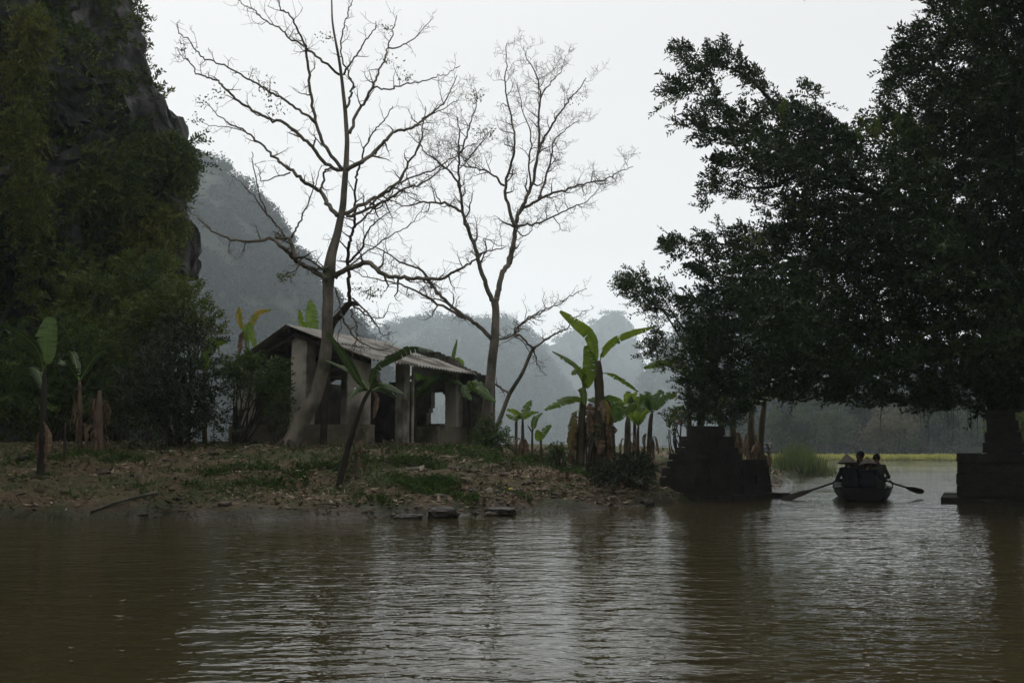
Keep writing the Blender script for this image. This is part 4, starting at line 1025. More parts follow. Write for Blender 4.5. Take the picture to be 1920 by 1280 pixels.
    if hat == 'cap':
        th = np.linspace(0, np.pi*0.52, 8); ph = np.linspace(0, 2*np.pi, 24, endpoint=False)
        V = [hw+UP*0.03-fdw*0.012+np.array([math.sin(t)*math.cos(f), math.sin(t)*math.sin(f), math.cos(t)])*0.108 for t in th for f in ph]
        i = np.arange(7)[:,None]*24; j = np.arange(24)[None]; k = (j+1) % 24
        gc = Geo().add(np.array(V), np.stack([i+j,i+k,i+24+k,i+24+j],-1).reshape(-1,4)); gc.build('cap', M['cloth_black'], root, smooth=True)
        sd = np.cross(fdw, UP); b_ = hw+UP*0.035
        pk = [b_+fdw*(0.085+0.075*math.cos(a))+sd*0.078*math.sin(a)-UP*0.012*math.cos(a) for a in np.linspace(-1.5,1.5,9)]
        top = np.array(pk); bot = top-UP*0.008; back = np.array([b_+fdw*0.085+sd*0.078*x for x in np.linspace(-1,1,9)])
        gp = Geo(); n9 = np.arange(8)
        gp.add(np.vstack([top, back]), np.stack([n9,n9+1,n9+10,n9+9],-1)); gp.add(np.vstack([bot, back-UP*0.008]), np.stack([n9+9,n9+10,n9+1,n9],-1)); gp.add(np.vstack([top,bot]), np.stack([n9+9,n9+10,n9+1,n9],-1))
        gp.build('cap_peak', M['cloth_black'], root)
    return root
inv = lambda v: np.array([ (v[0]-BX)*cb+(v[1]-BY)*sb, -(v[0]-BX)*sb+(v[1]-BY)*cb, v[2] ])
person('person in dark clothes and conical straw hat seated at the left of the boat stern', (-0.31,0.50,0.27), (-0.36,0.60,0.945), (-0.33,0.53,0.74), ((-0.42,0.85,0.48),(-0.20,0.86,0.47)), 'cloth_black', hat='cone', lean=-0.12)
person('person in black leaning forward under a conical straw hat, rowing with both oars', (0.10,0.58,0.27), (0.13,0.84,0.88), (0.10,0.72,0.685), (inv(hL)+[0.02,-0.02,0.0], inv(hR)+[-0.02,-0.02,0.0]), 'cloth_navy', hat='cone', lean=-0.30, shw=0.20)
person('person in a dark cap seated ahead in the boat with head turned left', (-0.02,2.00,0.27), (0.0,2.02,1.07), (-0.02,2.0,0.84), ((-0.16,2.34,0.50),(0.16,2.34,0.50)), 'cloth_dim', hat='cap', face=1.35)
person('bareheaded person in a drab shirt seated at the right of the boat', (0.36,1.40,0.27), (0.37,1.42,1.02), (0.36,1.38,0.80), ((0.20,1.74,0.48),(0.50,1.74,0.48)), 'cloth_grey', face=0.2)

# ------------------------------------------------------------------ the big banyan on the right
BT = (15.3, 26.0)
ban = empty('banyan_tree', (BT[0], BT[1], g1(*BT)-0.1), 'huge dark spreading tree overhanging the river and both stone piers', 'tree')
OUT = [(1262,84),(1297,92),(1327,80),(1358,82),(1385,96),(1410,110),(1428,118),(1440,140),(1462,170),(1490,194),(1512,196),(1522,150),(1538,165),(1552,212),(1592,246),(1612,255),
       (1640,220),(1668,190),(1672,150),(1662,128),(1690,110),(1698,62),(1742,50),(1760,-20),(1800,-260),(2350,-260),(2350,700),(2200,760),(1925,772),(1860,778),(1800,768),(1740,766),(1690,762),(1640,760),(1560,755),(1500,748),
       (1455,748),(1440,765),(1400,775),(1380,760),(1330,700),(1300,620),(1285,560),(1310,552),(1330,545),(1300,500),(1262,482),(1255,468),(1262,440),(1300,455),(1335,428),(1362,420),(1385,422),(1440,425),
       (1442,400),(1425,380),(1380,372),(1345,382),(1312,395),(1320,372),(1338,352),(1330,342),(1350,312),(1348,280),(1322,262),(1290,245),(1272,232),(1250,205),(1246,182),(1262,155),(1288,135),(1268,100)]
HOLES = [[(1340,132),(1392,146),(1415,158),(1442,182),(1430,216),(1398,212),(1366,194),(1345,165)],
         [(1318,520),(1345,525),(1330,545),(1305,545),(1290,530)],
         [(1368,410),(1400,372),(1436,392),(1440,418),(1400,424)]]
def ydepth(px, py):
    q = np.stack([px/150.0, py/150.0, 0*px], -1)
    return 26.3 + 2.6*vnoise(q) + 1.2*vnoise(q*2.3+5)
g = Geo(); bm_ = [M['banyan'], M['dark_bark']]
def crown_fill(g, poly, holes, n, nleaf, L, W, ln, thick, yfun, out=None, smi=1, droop=0.2, grow=(-0.9,0.0,0.55)):
    q = sample_poly(poly, n, holes)
    # clumpy: keep more where a noise field is high
    k = vnoise(np.stack([q[:,0]/34.0, q[:,1]/34.0, 0*q[:,0]+3.3], -1)) + rng.uniform(-0.75,0.9,len(q))
    edge = sdist(np.array(poly), q[:,0], q[:,1]); k = k + np.clip((edge-45)/90.0,0,1)*0.75 > np.interp(q[:,0]+q[:,1]*0.5, [1350,1480,1700,1850], [0.42,0.30,0.05,-0.1])
    q = q[k]; edge = edge[k]
    Y = yfun(q[:,0], q[:,1]) + rng.normal(size=len(q))*thick*np.clip(edge/90.0, 0.25, 1)
    b = PA(q[:,0], q[:,1], Y)
    d = np.array(grow) + rng.normal(size=(len(q),3))*np.interp(edge, [0,60,120], [0.45,0.65,0.9])[:,None]
    sprays(g, b, d, ln*rng.uniform(0.6,1.2,len(q)), nleaf, L, W, droop=droop, stem=smi)
crown_fill(g, OUT, HOLES, 36000, 16, 0.135, 0.055, 0.52, 1.7, ydepth)
for cx_, cy_, n_ in ((1722,262,34),(1705,240,16),(1505,388,14),(1832,205,16),(1528,432,10),(1420,455,12),(1640,250,10),(1480,215,10)):
    qx = cx_+rng.normal(size=n_)*16; qy = cy_+rng.normal(size=n_)*11
    sprays(g, PA(qx, qy, ydepth(qx,qy)-1.9), unit(n_)+[-0.4,0,0.4], 0.4, 12, 0.11, 0.05, stem=1, mi=2)
# overhead part beyond the frame that shades the piers and the boat
n_ = 2200; yy_ = rng.uniform(19.5,31,n_); b = np.stack([rng.uniform(7,24,n_), yy_, H+880*yy_/F+rng.uniform(0.8,4.0,n_)], -1)
sprays(g, b, unit(n_)+[0,0,0.3], 0.7, 14, 0.19, 0.085, stem=1)
n_ = 3200; yy_ = rng.uniform(9.5,20,n_); b = np.stack([rng.uniform(4.5,24,n_)+0.1*(20-yy_), yy_, H+880*yy_/F+rng.uniform(1.0,4.5,n_)], -1)
sprays(g, b, unit(n_)+[-0.3,0,0.2], 0.8, 14, 0.2, 0.09, stem=1)
g.build('crown', bm_+[M['sunlit_youngleaf']], ban)
Geo().tube(smooth_line([[BT[0],BT[1],0.2],[BT[0]-0.2,BT[1],1.8],[BT[0]-0.5,BT[1]+0.2,3.6],[BT[0]-0.6,BT[1]+0.2,6.0],[BT[0]-0.2,BT[1],9.5],[BT[0]+0.4,BT[1],13]],6), np.linspace(0.75,0.18,31), 16).build('trunk', M['dark_bark'], ban, smooth=True)
for px in ([(1960,640),(1850,655),(1740,672),(1620,690),(1500,705),(1420,720)], [(1950,560),(1820,560),(1700,530),(1580,500),(1460,480),(1330,455)], [(1950,470),(1800,420),(1660,370),(1520,320),(1420,250),(1340,200)],
           [(1960,360),(1860,260),(1780,170),(1740,90)], [(1700,430),(1600,330),(1540,250),(1525,180)], [(1600,330),(1500,290),(1420,255),(1330,240),(1270,210)], [(1480,240),(1450,190),(1400,145),(1340,115)], [(1960,600),(1780,610),(1600,610),(1450,590),(1340,560)],
           [(1640,690),(1600,720),(1540,740),(1480,752)], [(1520,320),(1440,350),(1380,345)]):
    p = np.array([P(a, b_, ydepth(np.array([a*1.0]), np.array([b_*1.0]))[0]*0.6+26.3*0.4) for a, b_ in px]); p = smooth_line(p, 5)
    r = np.linspace(0.16 if px[0][0] > 1900 else 0.07, 0.02, len(p))
    Geo().tube(p + 0.03*rng.normal(size=p.shape), r, 8).build('limb', M['dark_bark'], ban, smooth=True)
for k in range(26):
    px = rng.uniform(1650,1915); Y = rng.uniform(25,28.5); y0 = 745; y1 = rng.uniform(785,838) if k % 2 else rng.uniform(775,800)
    p0, p1 = P(px,y0,Y), P(px+rng.uniform(-4,4),y1,Y); p1[2] = max(p1[2], 1.35)
    mid = (p0+p1)/2+rng.normal(size=3)*0.03
    Geo().tube(smooth_line([p0,mid,p1],4), np.linspace(0.012,0.004,9), 4, cap=False).build('aerial_root', M['dark_bark'], ban)

# ------------------------------------------------------------------ the paler small-leaved tree behind the left pier
LX = WX(1313, 30.5); lt = empty('leafy_tree', (LX, 30.5, g1(LX,30.5)-0.1), 'paler small leaved tree behind the left pier, its crown reaching out to the left', 'tree')
g = Geo()
LOUT = [(1160,535),(1180,515),(1205,505),(1222,505),(1250,530),(1285,560),(1330,560),(1400,620),(1432,730),(1412,792),(1372,800),(1335,792),(1300,788),(1285,740),(1262,705),(1235,690),(1200,672),(1222,650),(1235,625),(1240,600),(1215,580),(1190,575),(1168,555)]
ly = lambda px, py: 29.6 + 1.6*vnoise(np.stack([px/90.0, py/90.0, 0*px], -1))
crown_fill(g, LOUT, [], 2500, 15, 0.11, 0.045, 0.5, 0.9, ly)
g.build('crown', [M['loose'], M['dark_bark']], lt)
Geo().tube(smooth_line([P(1313,835,30.5),P(1314,780,30.5),P(1318,720,30.3),P(1312,650,30.0),P(1290,590,29.8)],5), np.linspace(0.13,0.04,21), 9).build('trunk', M['dark_bark'], lt, smooth=True)
for px in ([(1316,700),(1280,640),(1240,580),(1190,545)],[(1313,660),(1340,600),(1370,560)],[(1317,735),(1280,700),(1230,678)],[(1312,650),(1270,600),(1225,530)]):
    Geo().tube(smooth_line([P(a,b_,29.9) for a,b_ in px],5), np.linspace(0.045,0.012,16), 6).build('limb', M['dark_bark'], lt, smooth=True)
for k in range(2):
    a = P(1272, (778,790)[k], 30.5)
    gg = Geo(); nn = 10; add_leaves(gg, a+rng.normal(size=(nn,3))*0.05, unit(nn), unit(nn), 0.16, 0.07); gg.build('red_leaf_cluster', M['redflower'], lt)

# ------------------------------------------------------------------ shrubs
def shrub(label, clumps, n, mat, leaf=0.11, foot=None, cat='bush', name='bush', group=None, ln=0.4, nleaf=12, up=0.4):
    """clumps: (px, py, Y, half width m, half height m)"""
    c = np.array([np.append(P(a,b_,Y), [w,h]) for a,b_,Y,w,h in clumps])
    fx, fy = (WX(foot[0], foot[1]), foot[1]) if foot else (c[0,0], c[0,1])
    root = empty(name, (fx, fy, g1(fx,fy)-0.05), label, cat, group)
    vol = c[:,3]*c[:,4]; pk = rng.choice(len(c), n, p=vol/vol.sum())
    u = unit(n)*(rng.random((n,1))**0.45); cc = c[pk]
    b = cc[:,:3] + u*np.stack([cc[:,3], cc[:,3]*0.8, cc[:,4]], -1)
    k = vnoise(b*1.6) + rng.uniform(-0.8,0.8,n) > -0.2; b, u = b[k], u[k]
    b[:,2] = np.maximum(b[:,2], G(b[:,0],b[:,1])+0.05)
    g = Geo(); sprays(g, b, u+rng.normal(size=b.shape)*0.5+[0,0,up], ln, nleaf, leaf, leaf*0.42, stem=1)
    g.build('foliage', [M[mat], M['twig']], root)
    gs = Geo(); f = np.array(root.location)
    for q in c:
        for _ in range(3):
            e = q[:3]+rng.normal(size=3)*0.15*q[3]; s0 = f+np.array([rng.normal()*0.12, rng.normal()*0.12, 0])
            m_ = s0*0.5+e*0.5+rng.normal(size=3)*0.12+UP*0.15
            gs.tube(smooth_line([s0,m_,e],4), np.linspace(0.032,0.01,9), 5, cap=False)
    gs.build('stems', M['dark_bark'], root, smooth=True)
    return root
shrub('dense nearly black bush standing on the left bank before the cliff', [(325,700,26.2,1.25,1.0),(300,770,25.8,1.1,0.9),(375,735,26.0,0.9,0.9),(345,640,26.5,0.9,0.7),(270,740,26.4,0.8,0.8),(400,780,26.0,0.6,0.6)], 1500, 'darkshrub', foot=(330,25.8))
shrub('tall leafy bush with upright tips below the cliff overhang', [(335,575,28.0,0.85,0.75),(375,610,28.0,0.7,0.5),(295,600,28.2,0.9,0.7),(250,640,28.4,0.9,0.6),(398,602,27.8,0.35,0.22)], 1000, 'olive', leaf=0.12, foot=(340,28.0))
shrub('loose twiggy bush against the left side of the shelter', [(480,690,27.0,0.75,0.35),(455,715,26.8,0.6,0.45),(500,720,26.9,0.55,0.35),(440,690,27.0,0.45,0.35),(520,740,26.7,0.3,0.25)], 560, 'shrub', foot=(446,27.0))
shrub('small seedling bush at the foot of the shelter ridge pillar', [(520,775,26.6,0.25,0.3),(530,800,26.6,0.2,0.2)], 60, 'shrub', foot=(524,26.6))
shrub('dim thicket at far left behind the pale leaved banana plant', [(40,690,28.5,1.6,1.1),(110,660,29.0,1.5,1.1),(190,680,29.0,1.4,1.0),(30,760,28,1.3,0.8),(120,750,29,1.3,0.7),(220,740,28.8,1.2,0.8)], 1500, 'shrub', leaf=0.13, foot=(100,29.0))
shrub('olive green bush hanging over the left bank above the thicket', [(210,560,31,1.6,1.1),(150,600,31,1.4,1.0),(270,520,31.5,1.3,0.9),(120,530,32,1.4,1.1),(300,560,31,0.9,0.8)], 1300, 'olive', leaf=0.15, foot=(220,31.0))
shrub('low dark green bush on the bank beside the left pier steps', [(1165,885,23.6,0.60,0.30),(1190,872,23.9,0.45,0.26),(1135,890,23.3,0.4,0.2),(1205,897,23.3,0.25,0.2)], 560, 'darkshrub', leaf=0.09, foot=(1185,23.7), ln=0.25)
shrub('small round dark bush on the crest left of the tall banana pair', [(1047,850,25.4,0.22,0.16),(1040,842,25.5,0.14,0.14)], 110, 'shrub', leaf=0.08, foot=(1047,25.4), ln=0.18)
shrub('bright feathery bush at the foot of the leaning tree', [(918,815,28.4,0.42,0.30),(905,828,28,0.4,0.2),(932,828,28.2,0.35,0.2),(915,795,28.4,0.25,0.2)], 330, 'weed', leaf=0.09, foot=(916,28.3), ln=0.28)
shrub('thin sapling at the top of the left pier steps', [(1262,790,30,0.22,0.3),(1278,785,30,0.25,0.25),(1255,805,30,0.2,0.1)], 50, 'weed', leaf=0.12, foot=(1270,30.0), name='sapling', cat='sapling')
shrub('young shoot between the two tall banana plants', [(1113,815,25.6,0.07,0.06),(1118,806,25.6,0.06,0.05)], 10, 'weed', leaf=0.10, foot=(1113,25.6), name='sapling', cat='sapling', ln=0.12)
shrub('yellowish tree beside the right stone pier across the water', [(1905,795,42,1.1,0.8),(1890,810,42,0.7,0.6),(1925,770,43,1.2,0.9)], 380, 'bamboo', leaf=0.2, foot=(1906,42), name='small_tree', cat='tree')

# stakes and sticks
def stick(label, pts, rad, mat='twig', name='stick', cat='stick'):
    o = Geo().tube(smooth_line(pts, 4), rad, 7).build(name, M[mat], None, smooth=True)
    return tag(o, label, cat)
x_ = WX(120,23.0); z_ = g1(x_,23.0)
stick('dark upright stake in the earth beside the far left banana plant', [[x_,23,z_-0.1],[x_+0.01,23,z_+0.45],[x_,23,z_+0.85]], 0.03, 'dark_bark', 'stake', 'stake')
def on(px, Y, dz=0.0):
    x = WX(px, Y); return np.array([x, Y, g1(x,Y)+dz])
stick('long bare branch lying on the mud at the left waterline', [on(175,18.75,0.03), on(215,18.95,0.05), on(255,19.3,0.07), on(297,19.9,0.10)], np.linspace(0.022,0.04,13), 'bark', 'fallen_branch', 'branch')
stick('thin straight stick lying along the bank under the slanting banana stem', [on(590,18.75,0.03), on(612,18.75,0.04), on(637,18.8,0.03)], 0.018, 'bark')
stick('thin pale stick on the upper bank left of the big bare tree', [on(450,24,0.04), on(480,24.6,0.05), on(512,25.0,0.05)], 0.016, 'bark')
g = Geo(); banana_leaf(g, [on(698,20.2,0.05), on(690,19.9,0.10), on(682,19.5,0.06), on(672,19.1,0.03)], 0.20, vertical=0.3, mr=0, mi=0, torn=0.8, rib=0.016, n=8)
tag(g.build('fallen_leaf', M['litter']), 'single dry pale banana leaf lying below the slanting stem', 'leaf')

# ------------------------------------------------------------------ stones
import bmesh
_bm = bmesh.new(); bmesh.ops.create_icosphere(_bm, subdivisions=3, radius=1.0)
ICO_V = np.array([v.co[:] for v in _bm.verts]); ICO_F = np.array([[v.index for v in f.verts] for f in _bm.faces]); _bm.free()
def rock(label, px, Y, sx, sy, sz, mat='bankrock', sink=0.35, rot=0.0, seed=0, group=None, z=None):
    x = WX(px, Y); z = g1(x, Y) if z is None else z
    v = np.sign(ICO_V)*np.abs(ICO_V)**0.75
    v = v*(1+0.20*vnoise(ICO_V*1.7+seed*9.1)+0.08*vnoise(ICO_V*4.5+seed))[:,None]*np.array([sx,sy,sz])
    c, s = math.cos(rot), math.sin(rot); v = np.stack([v[:,0]*c-v[:,1]*s, v[:,0]*s+v[:,1]*c, v[:,2]], -1)
    o = Geo().add(v+np.array([0,0,sz*(1-2*sink)*0.5]), ICO_F).build('rock', M[mat], None, smooth=False)
    o.location = (x, Y, z); return tag(o, label, 'rock', group)
GR = 'stones on the bank'
rock('dark blocky boulder in the shallows, left of the two at the waterline', 830, 18.75, 0.30, 0.22, 0.13, 'darkrock', 0.3, 0.1, 1, GR, z=0.05)
rock('flatter dark boulder in the shallows, right of the two at the waterline', 943, 19.35, 0.27, 0.18, 0.09, 'darkrock', 0.3, -0.1, 2, GR, z=0.05)
rock('low dark stone lapped by water just left of the blocky boulder', 768, 18.6, 0.26, 0.14, 0.05, 'darkrock', 0.3, 0.2, 3, GR, z=0.02)
rock('pale flat stone half under water beside the flatter dark boulder', 925, 19.25, 0.16, 0.10, 0.05, 'bankrock', 0.3, 0.2, 4, GR, z=0.02)
rock('smooth tan stone on the crest below the young banana plants', 1018, 25.2, 0.24, 0.18, 0.10, 'bankrock', 0.3, 0, 5, GR)
rock('grey stone at the foot of the left tall banana plant', 1086, 25.4, 0.14, 0.12, 0.07, 'bankrock', 0.3, 0.4, 6, GR)
rock('pale stone between the feet of the tall banana pair', 1101, 25.7, 0.16, 0.12, 0.07, 'bankrock', 0.3, 0.2, 7, GR)
rock('slanting slab on the bank beside a yellow scrap', 962, 22.0, 0.19, 0.12, 0.06, 'bankrock', 0.3, -0.5, 8, GR)
rock('broad mossy slab half buried in the weeds mid bank', 922, 21.3, 0.22, 0.14, 0.06, 'bankrock', 0.4, -0.2, 9, GR)
rock('long grey slab among the green weeds below the shelter', 775, 22.7, 0.32, 0.16, 0.10, 'bankrock', 0.35, -0.3, 10, GR)
rock('dark upright stone beside the green weed patch', 888, 20.9, 0.11, 0.10, 0.11, 'darkrock', 0.3, 0, 11, GR)
rock('flat stone right of the weeds near the shelter step', 852, 23.6, 0.16, 0.1, 0.05, 'bankrock', 0.3, 0.1, 12, GR)
rock('flat stone below the shelter step, lower of two', 860, 22.4, 0.22, 0.12, 0.06, 'bankrock', 0.35, -0.3, 13, GR)
rock('whitish lump of stone at the water edge mid bank', 997, 20.05, 0.14, 0.12, 0.08, 'bankrock', 0.25, 0.3, 14, GR)
rock('pale knobbly stone near the steps of the left pier', 1178, 22.3, 0.09, 0.09, 0.09, 'bankrock', 0.25, 0.3, 15, GR)
rock('small pale stone on the mud at the left waterline', 424, 18.7, 0.13, 0.08, 0.04, 'bankrock', 0.3, 0.1, 16, GR)
rock('rounded pale stone alone amid the leaf litter', 1018, 21.4, 0.11, 0.09, 0.05, 'bankrock', 0.3, 0.1, 17, GR)
rock('squat block at the corner of the left pier footing', 1213, 22.4, 0.16, 0.14, 0.12, 'stone', 0.3, 0.3, 18, GR)
rock('dark round stone far left on the earth', 45, 23.3, 0.14, 0.12, 0.09, 'darkrock', 0.3, 0.1, 19, GR)
g = Geo().add(on(955,21.9,0.05)+np.array([[-0.07,0,0],[0.06,0.03,0.02],[0.07,0.06,0.07],[-0.06,0.04,0.05]]), [[0,1,2,3]])
tag(g.build('plastic_scrap', plain('yellow_plastic', (0.55,0.5,0.06), 0.5)), 'scrap of yellow plastic on the leaf litter', 'litter')

# ------------------------------------------------------------------ ground cover (nobody could count it)
def ground_pts(n, x0, x1, y0, y1, smin=0.15):
    x = rng.uniform(x0,x1,n); y = rng.uniform(y0,y1,n); s = sdist(LAND, x, y); k = s > smin
    return x[k], y[k]
_bm = bmesh.new(); bmesh.ops.create_icosphere(_bm, subdivisions=1, radius=1.0)
SV = np.array([v.co[:] for v in _bm.verts]); SF = np.array([[v.index for v in f.verts] for f in _bm.faces]); _bm.free()
x, y = ground_pts(1500, -12, 4.5, 18.2, 27, smin=0.12); n = len(x)
k = rng.random(n) < np.interp(960+F*x/y, [0,500,800,1000,1220], [0.25,0.3,0.6,1,1]); x, y = x[k], y[k]; n = len(x)
sz = rng.gamma(1.6,0.015,n)[:,None,None]+0.015
v = SV[None]*(1+0.35*rng.normal(size=(n,len(SV),1)))*sz*np.array([1.2,1.0,0.65])*rng.uniform(0.6,1.4,(n,1,3)) + np.stack([x,y,G(x,y)+0.01],-1)[:,None]
tag(Geo().add(v.reshape(-1,3), (np.arange(n)[:,None,None]*len(SV)+SF[None]).reshape(-1,3)).build('rubble', M['clod']), kind='stuff', label='small broken stones and clods strewn over the bank')
g = Geo()
x, y = ground_pts(130000, -13, 8.5, 18.3, 33)
pxs = 960+F*x/y
dens = np.interp(pxs, [0,300,560,760,860,1000,1200,1300], [0.40,0.35,0.42,0.5,0.9,1.0,0.9,0.6])
dens = dens*np.clip(0.75+0.9*vnoise(np.stack([x*0.8,y*0.8,0*x],-1)),0.1,1)
k = rng.random(len(x)) < dens; x, y = x[k], y[k]; n = len(x)
b = np.stack([x,y,G(x,y)+rng.uniform(0.005,0.035,n)], -1); a = norm(np.stack([rng.normal(size=n), rng.normal(size=n), rng.normal(size=n)*0.22+0.05], -1))
s_ = norm(np.cross(a, np.array([0,0,1.0])+rng.normal(size=(n,3))*0.35)); L = rng.gamma(2.2,0.028,n)+0.025
add_leaves(g, b, a, s_, L, L*rng.uniform(0.25,0.6,n))
x, y = ground_pts(2600, -13, 8.5, 18.3, 30); n = len(x)      # twigs among the leaves
b = np.stack([x,y,G(x,y)+0.02], -1); a = norm(np.stack([rng.normal(size=n), rng.normal(size=n), 0.1*rng.normal(size=n)], -1)); s_ = norm(np.cross(a, UP))
add_leaves(g, b, a, s_, rng.uniform(0.15,0.5,n), 0.016)
x = rng.uniform(5,16,9000); y = rng.uniform(28,50,9000); k = sdist(LAND,x,y) > 0.2; x, y = x[k], y[k]; n = len(x)
b = np.stack([x,y,G(x,y)+0.03],-1); a = norm(np.stack([rng.normal(size=n),rng.normal(size=n),0.35*rng.normal(size=n)],-1)); add_leaves(g, b, a, norm(np.cross(a,UP+0.4*unit(n))), rng.uniform(0.08,0.3,n), 0.07)
tag(g.build('leaf_litter', M['litter']), kind='stuff', label='dead leaves and twigs strewn over the earth bank')
g = Geo()
for px, Y, rx, ry, n in ((845,20.9,1.1,0.6,620),(800,21.2,0.6,0.5,500),(905,20.8,0.35,0.3,260),(775,23.6,0.8,0.8,420),(880,25.5,1.1,0.9,520),(960,26.6,1.6,0.8,800),(1030,26.3,0.9,0.5,300),(700,23.3,0.8,0.6,260),(560,21.6,0.9,0.6,340),(495,21.0,0.5,0.6,260),
                         (610,22.2,0.8,0.6,240),(430,21.5,0.9,0.8,220),(200,24.0,1.4,0.9,420),(330,20.5,1.2,0.6,200),(100,23.5,1.0,0.8,160),(1150,24.8,1.0,0.5,260),(1235,25.5,0.6,0.6,200),(985,20.4,0.6,0.2,160),(1090,24.9,1.2,0.3,160),(740,19.6,0.8,0.3,140),(30,22,1,1,120),(1380,31,1.5,1.5,300),(650,26.0,2.2,0.5,400),(1450,38,1.2,3,400)):
    n = int(n*1.05); x = WX(px,Y)+rng.normal(size=n)*rx*0.62; y = Y+rng.normal(size=n)*ry*0.55
    k = (sdist(LAND,x,y) > 0.25) & (vnoise(np.stack([x*2.2,y*2.2,0*x],-1)) > -0.1); x, y = x[k], y[k]; m = len(x)
    b = np.stack([x,y,G(x,y)-0.01], -1); d = np.stack([rng.normal(size=m)*0.5, rng.normal(size=m)*0.5, np.ones(m)], -1)
    sprays(g, b, d, rng.uniform(0.06,0.2,m), 6, 0.075, 0.034, droop=0.1)
x, y = ground_pts(9000, -13, 8, 18.8, 33, smin=0.6); w_ = vnoise(np.stack([x*0.55,y*0.55,0*x+8],-1))+0.5*vnoise(np.stack([x*1.9,y*1.9,0*x],-1))
k = w_ > np.interp(960+F*x/y, [0,400,900,1050,1250], [0.25,0.1,0.1,0.45,0.2]); x, y = x[k], y[k]; m = len(x)
sprays(g, np.stack([x,y,G(x,y)-0.01],-1), np.stack([rng.normal(size=m)*0.6,rng.normal(size=m)*0.6,np.ones(m)],-1), rng.uniform(0.04,0.13,m), 5, 0.06, 0.026, droop=0.1)
tag(g.build('weeds', M['weed']), kind='stuff', label='patches of low green weeds on the bank')
g = Geo(); x, y = ground_pts(30000, -13, 8.2, 18.6, 33, smin=0.4); w_ = vnoise(np.stack([x*0.7,y*0.7,0*x+2],-1))
k = w_+rng.uniform(-0.4,0.4,len(x)) > np.interp(960+F*x/y, [0,400,900,1050,1250], [0.0,0.0,0.1,0.5,0.3]); x, y = x[k], y[k]; m = len(x)
a = norm(np.stack([rng.normal(size=m)*0.6,rng.normal(size=m)*0.6,rng.uniform(0.2,1,m)],-1)); add_leaves(g, np.stack([x,y,G(x,y)-0.005],-1), a, norm(np.cross(a,unit(m))), rng.uniform(0.05,0.17,m), 0.011)
tag(g.build('grass', M['drygrass']), kind='stuff', label='thin dry olive grass over the bank')
# scraps drifting on the water
g = Geo(); cx_ = np.array([1780,1795,1825,1560,1250,160,300,1640,1450,700])[rng.integers(0,10,46)]; cy_ = rng.uniform(1040,1275,46)
yy_ = H*F/(cy_-838.0); xx_ = (cx_+rng.normal(size=46)*45-960)/F*yy_; a = norm(np.stack([rng.normal(size=46),rng.normal(size=46),0*xx_],-1))
add_leaves(g, np.stack([xx_,yy_,0*xx_+0.012],-1), a, norm(np.cross(a,UP)), rng.uniform(0.03,0.09,46), 0.03)
tag(g.build('floating_leaves', M['litter']), kind='stuff', label='small pale leaves drifting on the water')
# reeds on the spit
g = Geo(); n = 1500
x = WX(1505,48)+rng.normal(size=n)*0.75; y = 48.2+rng.normal(size=n)*0.9
k = (np.abs(x-WX(1505,48)) < 1.35); x, y = x[k], y[k]; n = len(x)
b = np.stack([x,y,np.maximum(G(x,y),-0.15)], -1); a = norm(np.stack([rng.normal(size=n)*0.22, rng.normal(size=n)*0.22, np.ones(n)], -1))
hgt = np.exp(-((x-WX(1500,48))/0.9)**2)*0.8+0.6
add_leaves(g, b, a, norm(np.cross(a, unit(n))), hgt*rng.uniform(0.6,1.2,n), 0.035)
tag(g.build('reeds', M['reed']), kind='stuff', label='clump of green reeds on the low spit behind the left pier')
stick('pale broken stake leaning in the water before the reeds', [[WX(1500,46.5),46.5,-0.1],[WX(1496,46.5),46.5,0.22],[WX(1490,46.5),46.5,0.5]], 0.05, 'bark', 'stake', 'stake')
shrub('wispy dark twiggy bush rising out of the reeds', [(1502,845,48.3,0.45,0.5),(1497,835,48.3,0.25,0.35)], 60, 'shrub', foot=(1502,48.3), leaf=0.09)
# yellow-green weed bed along the far shore
g = Geo(); n = 15000
x = rng.uniform(20,66,n); y = 101+np.abs(rng.normal(size=n))*5
b = np.stack([x,y,np.maximum(G(x,y),0.0)+0.02], -1); a = norm(np.stack([rng.normal(size=n),rng.normal(size=n),np.abs(rng.normal(size=n))*0.8+0.4],-1))
add_leaves(g, b, a, norm(np.cross(a, unit(n))), rng.uniform(0.25,0.55,n), 0.22)
tag(g.build('waterweed', M['paddy']), kind='stuff', label='bright yellow green strip of waterweed along the far shore')

